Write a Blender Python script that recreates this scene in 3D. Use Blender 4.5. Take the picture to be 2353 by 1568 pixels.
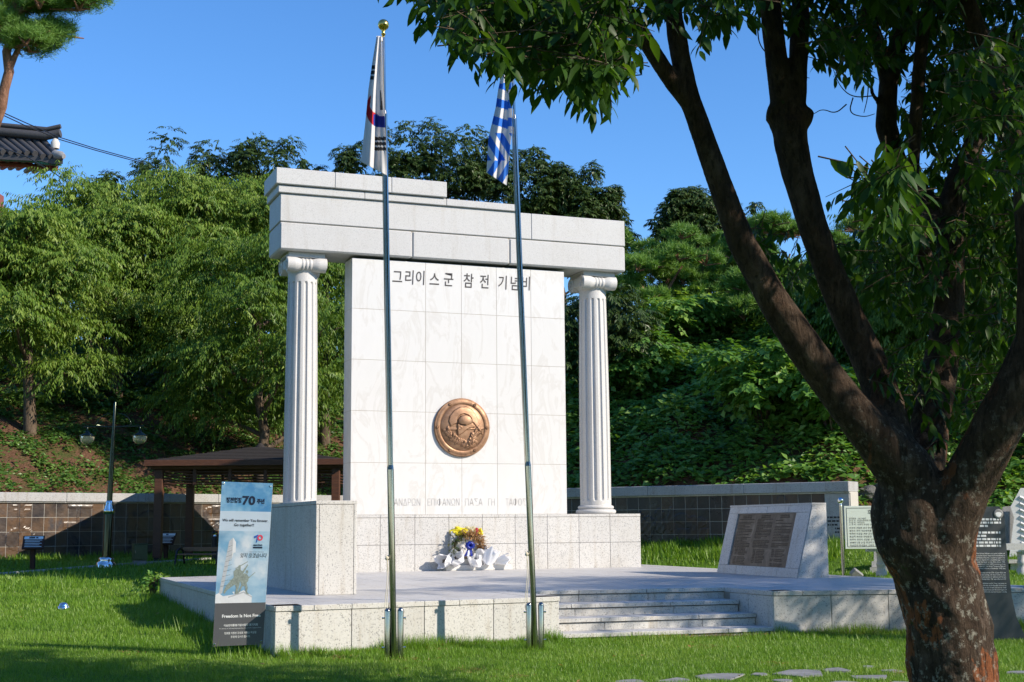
import bpy, bmesh, math, random
import numpy as np
from mathutils import Vector, Matrix
sc = bpy.context.scene
for o in list(bpy.data.objects): bpy.data.objects.remove(o)
R = math.radians
# ------------------------------------------------------------------ camera
CAM = np.array([-9.4673, -27.482, 1.5]); YAW, PITCH, ROLL = 0.3739, 0.1338, -0.0077
FD = 5494.5/1.7408; UC, VC = 1176.5, 784.0          # pixel units: the photograph shown 2353 px wide
fwd = np.array([math.sin(YAW)*math.cos(PITCH), math.cos(YAW)*math.cos(PITCH), math.sin(PITCH)])
_r = np.array([math.cos(YAW), -math.sin(YAW), 0.0]); _u = np.cross(_r, fwd)
RT = _r*math.cos(ROLL)+_u*math.sin(ROLL); UP = -_r*math.sin(ROLL)+_u*math.cos(ROLL)
cam = bpy.data.cameras.new('camera'); cam.sensor_width = 36; cam.lens = 5494.5/4096*36; cam.clip_end = 2000; cam.clip_start = 0.1
camo = bpy.data.objects.new('camera', cam); sc.collection.objects.link(camo)
M = Matrix.Identity(4)
for i in range(3):
    M[i][0], M[i][1], M[i][2], M[i][3] = RT[i], UP[i], -fwd[i], CAM[i]
camo.matrix_world = M; sc.camera = camo
# ------------------------------------------------------------------ sky and sun
SUN_EL, SUN_AZ = R(30), R(45)      # the sun stands to the right behind the camera: towards (+x, -y)
SUND = np.array([math.sin(SUN_AZ)*math.cos(SUN_EL), -math.cos(SUN_AZ)*math.cos(SUN_EL), math.sin(SUN_EL)])
w = bpy.data.worlds.new('World'); sc.world = w; w.use_nodes = True
nt = w.node_tree; bg = nt.nodes['Background']
sky = nt.nodes.new('ShaderNodeTexSky'); sky.sky_type = 'NISHITA'; sky.sun_disc = False
sky.sun_elevation = SUN_EL; sky.sun_rotation = math.atan2(SUND[0], SUND[1])
sky.air_density = 1.0; sky.dust_density = 0.0; sky.ozone_density = 5.5; sky.altitude = 100
hsv = nt.nodes.new('ShaderNodeHueSaturation'); hsv.inputs['Saturation'].default_value = 1.15; hsv.inputs['Hue'].default_value = .504; nt.links.new(sky.outputs[0], hsv.inputs['Color']); nt.links.new(hsv.outputs[0], bg.inputs[0]); bg.inputs[1].default_value = 0.15
sun = bpy.data.lights.new('sun', 'SUN'); sun.energy = 4.75; sun.angle = R(0.55); sun.color = (1.0, 0.89, 0.74)
suno = bpy.data.objects.new('sun', sun); sc.collection.objects.link(suno)
suno.rotation_euler = Vector(SUND).to_track_quat('Z', 'Y').to_euler()
sc.view_settings.view_transform = 'Standard'; sc.view_settings.look = 'None'; sc.view_settings.exposure = 0.55; sc.view_settings.gamma = 1.0
sc.render.engine = 'CYCLES'; cy = sc.cycles
cy.use_denoising = True; cy.max_bounces = 6; cy.diffuse_bounces = 3; cy.glossy_bounces = 3; cy.transmission_bounces = 4; cy.transparent_max_bounces = 6
cy.sample_clamp_indirect = 6.0
# ------------------------------------------------------------------ places
def ray(u, v): return fwd + (u-UC)/FD*RT - (v-VC)/FD*UP
def at(u, v, q): return CAM + q*ray(u, v)                       # a point q metres deep along the view axis
def onz(u, v, z): d = ray(u, v); return CAM + (z-CAM[2])/d[2]*d
def ony(u, v, y): d = ray(u, v); return CAM + (y-CAM[1])/d[1]*d
HF = np.array([math.sin(YAW), math.cos(YAW)]); HR = np.array([math.cos(YAW), -math.sin(YAW)])
def ql(x, y):
    dx, dy = np.asarray(x)-CAM[0], np.asarray(y)-CAM[1]
    return dx*HF[0]+dy*HF[1], dx*HR[0]+dy*HR[1]
def xy(q, l): return CAM[0]+q*HF[0]+l*HR[0], CAM[1]+q*HF[1]+l*HR[1]
def sstep(t): t = np.clip(t, 0, 1); return t*t*(3-2*t)
def vnoise(x, y, s=1.0, seed=0):
    x = np.asarray(x)*s+seed*17.3; y = np.asarray(y)*s-seed*9.1
    return (np.sin(x*1.7+1.3*np.sin(y*1.1))+np.sin(y*1.9+1.7*np.sin(x*.9+2))+np.sin((x+y)*2.7+np.sin(x*3.1)))/3
HL = [-60, -30, -13.4, -4.5, .5, 2.6, 7.78, 12, 30, 60]; HQ = [20, 24, 36, 43, 38, 35.2, 31.8, 31.5, 33, 33]
def gz(x, y):
    q, l = ql(x, y)
    zl = np.interp(q, [16, 26, 33, 36, 60], [0, .22, .58, .7, .75]); zr = np.interp(np.interp(l, HL, HQ)-q, [-3, 0, 2.4, 7, 14], [1.05, 1.0, .5, .34, 0])
    b = sstep((l+1)/5); z = zl*(1-b)+zr*b
    q0 = np.interp(l, HL, HQ)+.2; wd = np.interp(l, [7.5, 11], [.25, 4.0])
    t = q-q0; up = sstep(t/wd)*np.interp(l, [-13, 2, 8, 12], [1.62, 1.5, 1.45, .6])
    hmax = np.interp(l, [-25, -5, 4, 12, 25], [9.5, 10, 9.5, 8.5, 8]); slope = np.interp(l, [-12, 0, 8], [.5, .55, .62])
    tt = np.maximum(t-.3, 0); hill = hmax*(1-np.exp(-slope*tt/hmax))
    bump = np.clip(tt/3, 0, 1)*(.22*vnoise(x, y, .55, 1)+np.interp(l, [0, 4], [.05, .42])*vnoise(x, y, .9, 2))
    return z+up+hill+bump
def gnd(u, v):                                                    # the ground seen at a pixel
    d = ray(u, v); lo, hi = 5.0, 90.0; s = np.linspace(lo, hi, 3000)
    P = CAM+s[:, None]*d; k = np.argmax(P[:, 2] < gz(P[:, 0], P[:, 1])); return P[k]
def stand(u, v, q):                                               # ground point under a pixel at depth q
    p = at(u, v, q); return np.array([p[0], p[1], float(gz(p[0], p[1]))])
# ------------------------------------------------------------------ objects
COL = sc.collection
def tag(o, label=None, cat=None, group=None, kind=None):
    if label: o['label'] = label
    if cat: o['category'] = cat
    if group: o['group'] = group
    if kind: o['kind'] = kind
    return o
def empty(name, loc=(0, 0, 0), rot=None):
    o = bpy.data.objects.new(name, None); COL.objects.link(o); o.location = loc; o.empty_display_size = .2
    if rot is not None: o.rotation_euler = rot
    return o
def thing(name, label, cat, loc=(0, 0, 0), group=None, rot=None): return tag(empty(name, loc, rot), label, cat, group)
def wm(o):
    m = o.matrix_basis.copy()
    return wm(o.parent) @ o.matrix_parent_inverse @ m if o.parent else m
def link(name, me, mat, parent=None, loc=None, world=True):
    o = bpy.data.objects.new(name, me); COL.objects.link(o)
    if mat is not None and not me.materials:
        for m in (mat if isinstance(mat, (list, tuple)) else [mat]): me.materials.append(m)
    if parent is not None:
        o.parent = parent
        if world: o.matrix_parent_inverse = wm(parent).inverted()
    if loc is not None: o.location = loc
    return o
def npmesh(name, V, F, smooth=False, attr=None, mi=None):
    V = np.asarray(V, np.float32).reshape(-1, 3); F = np.asarray(F, np.int32); k = F.shape[1]; n = len(F)
    me = bpy.data.meshes.new(name); me.vertices.add(len(V)); me.vertices.foreach_set('co', V.ravel())
    me.loops.add(n*k); me.loops.foreach_set('vertex_index', F.ravel()); me.polygons.add(n)
    me.polygons.foreach_set('loop_start', np.arange(0, n*k, k, dtype=np.int32))
    if mi is not None: me.polygons.foreach_set('material_index', np.asarray(mi, np.int32))
    me.polygons.foreach_set('use_smooth', np.full(n, smooth)); me.update(calc_edges=True)
    if attr is not None:
        a = me.attributes.new('rnd', 'FLOAT', 'POINT'); a.data.foreach_set('value', np.asarray(attr, np.float32).ravel())
    return me
class MB:
    def __init__(s): s.v = []; s.f = []; s.sm = []
    def add(s, V, F, sm=False):
        n = len(s.v); s.v += [tuple(map(float, p)) for p in V]; s.f += [tuple(n+i for i in f) for f in F]; s.sm += [sm]*len(F); return s
    def hexa(s, P): return s.add(P, [(0, 3, 2, 1), (4, 5, 6, 7), (0, 1, 5, 4), (1, 2, 6, 5), (2, 3, 7, 6), (3, 0, 4, 7)])
    def box(s, x0, x1, y0, y1, z0, z1, b=0.0):
        if b <= 0: return s.hexa([(x0, y0, z0), (x1, y0, z0), (x1, y1, z0), (x0, y1, z0), (x0, y0, z1), (x1, y0, z1), (x1, y1, z1), (x0, y1, z1)])
        b = min(b, .45*min(x1-x0, y1-y0, z1-z0)); X, Y, Z = (x0, x1), (y0, y1), (z0, z1); V = []; idx = {}
        for i in (0, 1):
            for j in (0, 1):
                for k in (0, 1):
                    for a in range(3):
                        p = [X[i], Y[j], Z[k]]
                        for c in range(3):
                            if c != a: p[c] += b*(1-2*(i, j, k)[c])
                        idx[i, j, k, a] = len(V); V.append(p)
        F = []
        for a in range(3):
            b1, c1 = (a+1) % 3, (a+2) % 3
            for s_ in (0, 1):
                q = []
                for m, n in ((0, 0), (1, 0), (1, 1), (0, 1)):
                    t = [0, 0, 0]; t[a] = s_; t[b1] = m; t[c1] = n; q.append(idx[t[0], t[1], t[2], a])
                F.append(tuple(q if s_ else q[::-1]))
            for m in (0, 1):
                for n in (0, 1):
                    t0 = [0, 0, 0]; t0[b1] = m; t0[c1] = n; t1 = list(t0); t1[a] = 1
                    q = (idx[tuple(t0)+(b1,)], idx[tuple(t1)+(b1,)], idx[tuple(t1)+(c1,)], idx[tuple(t0)+(c1,)])
                    F.append(q if (m+n) % 2 else q[::-1])
        for i in (0, 1):
            for j in (0, 1):
                for k in (0, 1):
                    q = (idx[i, j, k, 0], idx[i, j, k, 1], idx[i, j, k, 2]); F.append(q if (i+j+k) % 2 else q[::-1])
        return s.add(V, F)
    def tube(s, pts, rad, n=10, cap=True):
        P = [np.array(p, float) for p in pts]; m = len(P)
        if np.isscalar(rad): rad = [rad]*m
        V = []; F = []; ref = None
        for i in range(m):
            t = P[min(i+1, m-1)]-P[max(i-1, 0)]; t = t/(np.linalg.norm(t)+1e-9)
            if ref is None: ref = np.array([0, 0, 1.0]) if abs(t[2]) < .9 else np.array([1.0, 0, 0])
            a = np.cross(t, ref); a /= np.linalg.norm(a)+1e-9; b = np.cross(t, a); ref = -b if abs(np.dot(t, -b)) < .99 else ref
            ref = np.cross(a, t)
            for k in range(n):
                th = 2*math.pi*k/n; V.append(P[i]+rad[i]*(math.cos(th)*a+math.sin(th)*b))
        for i in range(m-1):
            for k in range(n): k2 = (k+1) % n; F.append((i*n+k, (i+1)*n+k, (i+1)*n+k2, i*n+k2))
        s.add(V, F, True)
        if cap:
            s.add(V[:n]+V[-n:], [tuple(range(n)), tuple(reversed(range(n, 2*n)))])
        return s
    def lathe(s, prof, n=24, c=(0, 0, 0), axis='z', sm=True):
        V = []; F = []; m = len(prof)
        for r, h in prof:
            for k in range(n):
                th = 2*math.pi*k/n; a, b = r*math.cos(th), r*math.sin(th)
                V.append((c[0]+a, c[1]+b, c[2]+h) if axis == 'z' else ((c[0]+h, c[1]+a, c[2]+b) if axis == 'x' else (c[0]+b, c[1]+h, c[2]+a)))
        for i in range(m-1):
            for k in range(n): k2 = (k+1) % n; F.append((i*n+k, i*n+k2, (i+1)*n+k2, (i+1)*n+k))
        s.add(V, F, sm); return s.add(V[:n]+V[-n:], [tuple(reversed(range(n))), tuple(range(n, 2*n))])
    def prism(s, poly, fr):                     # poly in 2-D; fr(a, b, t) gives a point, t = 0 back, 1 front
        n = len(poly); V = [fr(a, b, 0) for a, b in poly]+[fr(a, b, 1) for a, b in poly]
        return s.add(V, [tuple(reversed(range(n))), tuple(n+i for i in range(n))]+[(i, (i+1) % n, n+(i+1) % n, n+i) for i in range(n)])
    def mesh(s, name):
        me = bpy.data.meshes.new(name); me.from_pydata(s.v, [], s.f); me.polygons.foreach_set('use_smooth', s.sm); me.update(); return me
    def build(s, name, mat, parent=None, loc=None): return link(name, s.mesh(name), mat, parent, loc)
def box(name, x0, x1, y0, y1, z0, z1, mat, parent=None, b=.006): return MB().box(x0, x1, y0, y1, z0, z1, b).build(name, mat, parent)
def frame_mat(o, ex, ey):                        # 4x4 with local x = ex, local y = ey, local z = ex x ey
    ex = Vector(ex).normalized(); ey = Vector(ey); ez = ex.cross(ey).normalized(); ey = ez.cross(ex)
    m = Matrix.Identity(4)
    for i in range(3): m[i][0], m[i][1], m[i][2], m[i][3] = ex[i], ey[i], ez[i], o[i]
    return m
JOBS = []
def text_data(body, size=1.0, align='LEFT', bold=0.0, depth=0.0, shear=0.0, space=1.0, fit=None):
    """an empty mesh now; all lettering is shaped in one go by set_type() at the end"""
    me = bpy.data.meshes.new('lettering'); JOBS.append(dict(me=me, body=body, size=size, align=align, key=(round(bold/size, 4), round(shear, 2)), depth=depth, fit=fit, m=[])); return me
def place(me, m):
    for j in JOBS:
        if j['me'] == me: j['m'].append(m.copy())
def text(name, body, m, size, mat, parent, **k):
    me = text_data(body, size, **k); JOBS[-1]['m'].append(m.copy()); return link(name, me, mat, parent)
def set_type():
    ts = bpy.data.scenes.new('lettering'); groups = {}
    for j in JOBS: groups.setdefault(j['key'], []).append(j)
    for (bold, shear), js in groups.items():
        cu = bpy.data.curves.new('t', 'FONT'); cu.body = '\n'.join(j['body'].strip() for j in js); cu.size = 1; cu.align_x = 'LEFT'; cu.align_y = 'TOP_BASELINE'; cu.space_line = 3.0; cu.offset = bold; cu.shear = shear; cu.resolution_u = 3
        o = bpy.data.objects.new('t', cu); ts.collection.objects.link(o); ts.view_layers[0].update(); big = bpy.data.meshes.new_from_object(o.evaluated_get(ts.view_layers[0].depsgraph)); bpy.data.objects.remove(o)
        V = np.zeros(len(big.vertices)*3, np.float32); big.vertices.foreach_get('co', V); V = V.reshape(-1, 3); F = [tuple(p.vertices) for p in big.polygons]; line = np.array([int(round((.35-V[f[0], 1])/3.0)) for f in F]) if F else np.zeros(0)
        for i, j in enumerate(js):
            fs = [f for f, l in zip(F, line) if l == i]
            if not fs: continue
            us, inv = np.unique(np.concatenate([np.array(f) for f in fs]), return_inverse=True); P = V[us].copy(); P[:, 1] += 3.0*i-.36; x0, x1 = P[:, 0].min(), P[:, 0].max(); P *= j['size']; x0, x1 = x0*j['size'], x1*j['size']
            c = (x0+x1)/2 if j['align'] == 'CENTER' else x0; P[:, 0] -= c
            if j['fit']: P[:, 0] *= j['fit']/max(x1-x0, 1e-6)
            P[:, 2] += j['depth']; ff = []; n = 0
            for f in fs: ff.append(tuple(int(x) for x in inv[n:n+len(f)])); n += len(f)
            j['me'].from_pydata([tuple(p) for p in P], [], ff)
            for m in j['m']: j['me'].transform(m)
            j['me'].update()
    bpy.data.scenes.remove(ts)
# ------------------------------------------------------------------ materials
class NT:
    def __init__(s, name):
        s.m = bpy.data.materials.new(name); s.m.use_nodes = True; s.t = s.m.node_tree; s.n = s.t.nodes; s.b = s.n['Principled BSDF']; s.o = s.n['Material Output']
    def new(s, t, **k):
        n = s.n.new(t)
        for a, v in k.items():
            if isinstance(v, tuple) and a.startswith('i_'): pass
            setattr(n, a, v)
        return n
    def l(s, a, b): s.t.links.new(a, b)
    def pos(s): return s.new('ShaderNodeNewGeometry').outputs['Position']
    def obj(s): return s.new('ShaderNodeTexCoord').outputs['Object']
    def noise(s, vec, scale, detail=4, rough=.6, dist=0.0):
        n = s.new('ShaderNodeTexNoise'); n.inputs['Scale'].default_value = scale; n.inputs['Detail'].default_value = detail; n.inputs['Roughness'].default_value = rough; n.inputs['Distortion'].default_value = dist
        if vec is not None: s.l(vec, n.inputs['Vector'])
        return n.outputs['Fac']
    def scale(s, vec, x, y, z):
        n = s.new('ShaderNodeMapping'); n.inputs['Scale'].default_value = (x, y, z); s.l(vec, n.inputs['Vector']); return n.outputs[0]
    def ramp(s, fac, stops, interp='LINEAR'):
        n = s.new('ShaderNodeValToRGB'); cr = n.color_ramp; cr.interpolation = interp
        while len(cr.elements) < len(stops): cr.elements.new(.5)
        for e, (p, c) in zip(cr.elements, stops): e.position = p; e.color = (c[0], c[1], c[2], 1) if not np.isscalar(c) else (c, c, c, 1)
        s.l(fac, n.inputs[0]); return n.outputs[0]
    def mix(s, fac, a, b, mode='MIX'):
        n = s.new('ShaderNodeMix'); n.data_type = 'RGBA'; n.blend_type = mode
        for i, x in ((0, fac), (6, a), (7, b)):
            if hasattr(x, 'links') or hasattr(x, 'is_linked'): s.l(x, n.inputs[i])
            else: n.inputs[i].default_value = x if i == 0 else (x[0], x[1], x[2], 1)
        return n.outputs[2]
    def bump(s, h, st=.3, dist=.01):
        n = s.new('ShaderNodeBump'); n.inputs['Strength'].default_value = st; n.inputs['Distance'].default_value = dist; s.l(h, n.inputs['Height']); s.l(n.outputs[0], s.b.inputs['Normal']); return n
    def set(s, col=None, rough=None, metal=None, spec=None):
        for k, v in (('Base Color', col), ('Roughness', rough), ('Metallic', metal), ('Specular IOR Level', spec)):
            if v is None: continue
            if hasattr(v, 'is_linked'): s.l(v, s.b.inputs[k])
            else: s.b.inputs[k].default_value = (v[0], v[1], v[2], 1) if k == 'Base Color' else v
        return s.m
def plain(name, col, rough=.5, metal=0.0, var=.12, scale=6.0, spec=.5):
    t = NT(name); n = t.noise(t.obj(), scale, 5); c = t.mix(n, tuple(x*(1-var) for x in col), tuple(min(1, x*(1+var)) for x in col))
    t.set(c, rough, metal, spec); return t.m
def granite(name, light, mid, dark, scale=1.0, rough=.6, stain=.25, warm=(.55, .47, .36)):
    t = NT(name); p = t.pos()
    v = t.new('ShaderNodeTexVoronoi'); v.inputs['Scale'].default_value = 95*scale; t.l(p, v.inputs['Vector'])
    g = t.ramp(v.outputs['Color'], [(0.0, dark), (.16, dark), (.24, mid), (.5, light), (1, light)])
    f = t.noise(p, 240*scale, 2); g = t.mix(.35, g, t.ramp(f, [(.3, mid), (.62, light)]))
    big = t.noise(p, .9, 5, .65); g = t.mix(t.ramp(big, [(.5, 0), (.75, stain)]), g, warm, 'MULTIPLY')
    st = t.noise(t.scale(p, 3.2, 3.2, .3), 2.2, 6, .72); g = t.mix(t.ramp(st, [(.53, 0), (.7, min(1, stain*2.2))]), g, (.66, .58, .47), 'MULTIPLY')
    oi = t.new('ShaderNodeObjectInfo'); g = t.mix(t.ramp(oi.outputs['Random'], [(0, 0), (1, .55)]), g, (.86, .86, .87), 'MULTIPLY')
    t.bump(f, .12, .003); t.set(g, rough); return t.m
MT = {}
MT['granite'] = granite('granite', (.56, .55, .525), (.46, .45, .435), (.17, .17, .17), .8, .62)
MT['granite_b'] = granite('granite_block', (.53, .527, .517), (.455, .45, .44), (.28, .28, .28), 1.1, .6, .12)
MT['granite_c'] = granite('granite_column', (.58, .57, .55), (.51, .5, .485), (.34, .33, .32), 1.3, .65, .12)
MT['granite_d'] = granite('granite_grey', (.42, .42, .42), (.34, .34, .34), (.16, .16, .17), .8, .65, .35)
MT['joint'] = plain('joint', (.3, .27, .23), .9); MT['pointing'] = plain('marble_pointing', (.36, .32, .27), .9)
MT['granite_p'] = granite('granite_paving', (.53, .52, .505), (.46, .45, .435), (.26, .26, .26), .8, .5, .25)
t = NT('marble'); p = t.pos(); wv = t.noise(t.scale(p, 1.6, 1, .55), 1.4, 8, .62, 1.2)
c = t.ramp(wv, [(.35, (.6, .595, .58)), (.5, (.618, .613, .6)), (.56, (.565, .552, .528)), (.6, (.618, .61, .597)), (.8, (.6, .59, .566))])
oi = t.new('ShaderNodeObjectInfo'); c = t.mix(t.ramp(oi.outputs['Random'], [(0, 0), (1, .22)]), c, (.88, .87, .85), 'MULTIPLY')
t.set(c, .4); MT['marble'] = t.m
t = NT('bronze'); p = t.pos(); n = t.noise(p, 5, 6, .7); c = t.ramp(n, [(.3, (.13, .075, .045)), (.5, (.29, .165, .095)), (.7, (.4, .245, .15))]); t.bump(t.noise(p, 60, 3), .15, .004)
t.set(c, t.ramp(n, [(.3, .58), (.7, .46)]), .6); MT['bronze'] = t.m
t = NT('old_bronze'); p = t.pos(); n = t.noise(p, 3.5, 6, .7, .6); c = t.ramp(n, [(.35, (.055, .046, .038)), (.5, (.09, .074, .06)), (.68, (.17, .148, .12))]); t.set(c, .55, .3); MT['old_bronze'] = t.m
MT['old_bronze_raised'] = plain('old_bronze_raised', (.02, .016, .013), .5, .3)
def steel(name, col, rough):
    t = NT(name); n = t.noise(t.scale(t.obj(), 8, 8, .6), 6, 3); t.set(tuple(col), t.ramp(n, [(.3, rough*.7), (.7, rough*1.4)]), 1.0); return t.m
MT['steel'] = steel('polished_steel', (.34, .34, .33), .1); MT['chrome'] = steel('chrome', (.75, .75, .75), .07); MT['gold'] = steel('gold', (.75, .5, .13), .2)
MT['rope'] = plain('rope', (.6, .56, .46), .9, 0, .25, 60)
MT['white_text'] = plain('white_print', (.8, .8, .8), .6); MT['black_text'] = plain('black_print', (.02, .02, .025), .6)
MT['engraved'] = plain('engraved_paint', (.055, .05, .05), .7, 0, .5, 9); MT['engraved_faint'] = plain('engraved_faint', (.44, .43, .42), .7, 0, .4, 7)
# glazed relief tiles
def tile_mat(name, a, b, c3):
    t = NT(name); p = t.pos(); n = t.noise(p, 1.3, 6, .68, .5); oi = t.new('ShaderNodeObjectInfo')
    m = t.new('ShaderNodeMath'); m.operation = 'MULTIPLY_ADD'; t.l(oi.outputs['Random'], m.inputs[0]); m.inputs[1].default_value = .34; t.l(n, m.inputs[2])
    c = t.ramp(m.outputs[0], [(.38, a), (.62, b), (.8, c3), (.95, a)]); s = t.noise(t.scale(p, 3, 3, .6), 3.5, 5, .7)
    c = t.mix(t.ramp(s, [(.64, 0), (.72, .45)]), c, (.32, .31, .3)); t.bump(t.noise(p, 9, 5), .35, .02); t.set(c, t.ramp(n, [(.3, .22), (.7, .45)])); return t.m
MT['tile_brown'] = tile_mat('glazed_brown', (.022, .021, .027), (.05, .035, .027), (.1, .054, .026))
MT['tile_dark'] = tile_mat('glazed_dark', (.014, .014, .018), (.024, .02, .018), (.05, .026, .014))
MT['tile_raised'] = tile_mat('glazed_raised', (.06, .036, .02), (.1, .058, .03), (.15, .085, .042))
MT['tile_raised_dark'] = tile_mat('glazed_raised_dark', (.03, .022, .018), (.05, .032, .02), (.02, .02, .025))
MT['grout'] = plain('grout', (.44, .42, .38), .9)
t = NT('dark_wood'); p = t.obj(); n = t.noise(t.scale(p, 2, 2, 14), 3, 5); t.set(t.ramp(n, [(.3, (.055, .021, .011)), (.7, (.11, .043, .021))]), .55); MT['wood'] = t.m
t = NT('shingle'); n = t.noise(t.pos(), 14, 5); t.set(t.ramp(n, [(.3, (.012, .01, .009)), (.7, (.026, .02, .017))]), .9); MT['shingle'] = t.m
MT['bench_wood'] = plain('bench_wood', (.2, .1, .05), .5, 0, .3, 20); MT['black_metal'] = plain('black_metal', (.02, .02, .024), .4, .3)
MT['olive'] = plain('olive_paint', (.07, .085, .035), .35); MT['sign_brown'] = plain('sign_brown', (.06, .03, .022), .85, 0, .12, 6, .2); MT['lamp_green'] = steel('lamp_green_metal', (.07, .08, .06), .2)
t = NT('lantern_glass'); t.set((.75, .68, .45), .25); t.b.inputs['Transmission Weight'].default_value = .55; MT['glass'] = t.m
MT['sign_white'] = plain('sign_white', (.62, .68, .6), .4, 0, .04); MT['stele'] = plain('dark_stele', (.05, .056, .062), .42, 0, .12, 3)
MT['white_stone'] = granite('white_stone', (.7, .7, .7), (.62, .62, .62), (.45, .45, .45), 1, .6, .1)
t = NT('slate'); n = t.noise(t.pos(), 5, 7, .65); t.set(t.ramp(n, [(.3, (.16, .16, .165)), (.7, (.3, .3, .3))]), .7); t.bump(n, .3, .01); MT['slate'] = t.m
t = NT('rock'); n = t.noise(t.pos(), 4, 8, .7); t.set(t.ramp(n, [(.3, (.05, .05, .046)), (.7, (.15, .145, .135))]), .9); t.bump(n, .8, .05); MT['rock'] = t.m
# foliage
def leaf(name, a, b, c3, tr=.3, rough=.42, spec=.4, tint=(1.25, 1.2, .45)):
    t = NT(name); at_ = t.new('ShaderNodeAttribute'); at_.attribute_name = 'rnd'; c = t.ramp(at_.outputs['Fac'], [(0, a), (.55, b), (.93, c3), (1, c3)])
    t.set(c, rough, 0, spec); tl = t.new('ShaderNodeBsdfTranslucent'); hs = t.mix(1.0, c, tint, 'MULTIPLY'); t.l(hs, tl.inputs[0])
    mx = t.new('ShaderNodeMixShader'); mx.inputs[0].default_value = tr; t.l(t.b.outputs[0], mx.inputs[1]); t.l(tl.outputs[0], mx.inputs[2]); t.l(mx.outputs[0], t.o.inputs[0]); return t.m
MT['leaf_zel'] = leaf('leaf_zelkova', (.045, .105, .01), (.12, .205, .022), (.26, .34, .065), .3, .45, .3)
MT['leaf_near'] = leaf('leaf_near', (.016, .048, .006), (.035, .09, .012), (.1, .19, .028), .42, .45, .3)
MT['leaf_oak'] = leaf('leaf_oak', (.03, .06, .012), (.05, .09, .018), (.1, .14, .04), .22, .42, .35)
MT['leaf_pine'] = leaf('leaf_pine', (.08, .18, .03), (.14, .27, .045), (.22, .36, .075), .3, .55)
MT['leaf_bush'] = leaf('leaf_bush', (.07, .18, .03), (.14, .29, .05), (.26, .4, .085), .4)
MT['leaf_cover'] = leaf('leaf_cover', (.05, .12, .02), (.09, .19, .03), (.17, .27, .06), .3)
MT['grass'] = leaf('grass_blade', (.1, .225, .014), (.17, .31, .03), (.29, .4, .085), .38, .45, .4)
MT['dry_leaf'] = leaf('dry_leaf', (.25, .12, .05), (.38, .22, .1), (.5, .33, .17), .2, .6, .2); MT['wreath_green'] = leaf('wreath_green', (.03, .06, .02), (.06, .1, .03), (.2, .18, .06), .2)
t = NT('lawn_soil'); p = t.pos(); n = t.noise(p, .5, 6, .7); f = t.noise(p, 28, 4, .7); g = t.ramp(f, [(.3, (.05, .1, .012)), (.6, (.1, .18, .022)), (.8, (.15, .22, .045))])
g = t.mix(t.ramp(n, [(.6, 0), (.78, .5)]), g, (.12, .12, .04)); t.bump(f, .8, .03); t.set(g, .95, 0, .1); MT['lawn'] = t.m
t = NT('hill_soil'); p = t.pos(); n = t.noise(p, 1.1, 7, .7); f = t.noise(p, 16, 5, .7); g = t.ramp(f, [(.3, (.06, .032, .018)), (.55, (.14, .075, .045)), (.8, (.24, .15, .1))])
g = t.mix(t.ramp(n, [(.5, 0), (.62, .7)]), g, (.035, .08, .015)); t.bump(f, .9, .06); t.set(g, .95, 0, .1); MT['hill'] = t.m
def bark(name, a, b, c3, patch=False):
    t = NT(name); p = t.pos(); n = t.noise(t.scale(p, 1, 1, .45), 9, 8, .72, .4); c = t.ramp(n, [(.3, a), (.52, b), (.72, c3)])
    if patch:
        sx = t.new('ShaderNodeSeparateXYZ'); t.l(p, sx.inputs[0]); hz = t.new('ShaderNodeMapRange'); t.l(sx.outputs[2], hz.inputs[0]); hz.inputs[1].default_value = 2.6; hz.inputs[2].default_value = 1.2; hz.inputs[3].default_value = .05; hz.inputs[4].default_value = 1.0
        q = t.noise(t.scale(p, 1, 1, .5), 3.1, 5, .6, .8); fq = t.new('ShaderNodeMath'); fq.operation = 'MULTIPLY'; t.l(t.ramp(q, [(.555, 0), (.58, .9)]), fq.inputs[0]); t.l(hz.outputs[0], fq.inputs[1]); c = t.mix(fq.outputs[0], c, (.34, .115, .045))
        w_ = t.noise(p, 17, 6, .72); fw_ = t.new('ShaderNodeMath'); fw_.operation = 'MULTIPLY'; t.l(t.ramp(w_, [(.55, 0), (.62, .75)]), fw_.inputs[0]); t.l(hz.outputs[0], fw_.inputs[1]); c = t.mix(fw_.outputs[0], c, (.44, .42, .35)); w2 = t.noise(p, 2.3, 6, .75, .5); c = t.mix(t.ramp(w2, [(.64, 0), (.69, .85)]), c, (.05, .085, .018))
        n2 = t.noise(t.scale(p, 1, 1, .3), 26, 8, .75); c = t.mix(t.ramp(n2, [(.4, .75), (.5, 0)]), c, (.022, .014, .009)); m = t.new('ShaderNodeMath'); m.operation = 'ADD'; t.l(n, m.inputs[0]); t.l(n2, m.inputs[1]); t.bump(m.outputs[0], 1.0, .07)
    else: t.bump(n, .9, .05)
    t.set(c, .9, 0, .2); return t.m
MT['bark'] = bark('bark', (.05, .036, .025), (.11, .08, .055), (.2, .155, .115)); MT['bark_near'] = bark('bark_near', (.03, .021, .015), (.085, .056, .038), (.18, .13, .098), True)
MT['bark_pine'] = bark('bark_pine', (.1, .05, .03), (.23, .12, .075), (.36, .2, .13))
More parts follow.
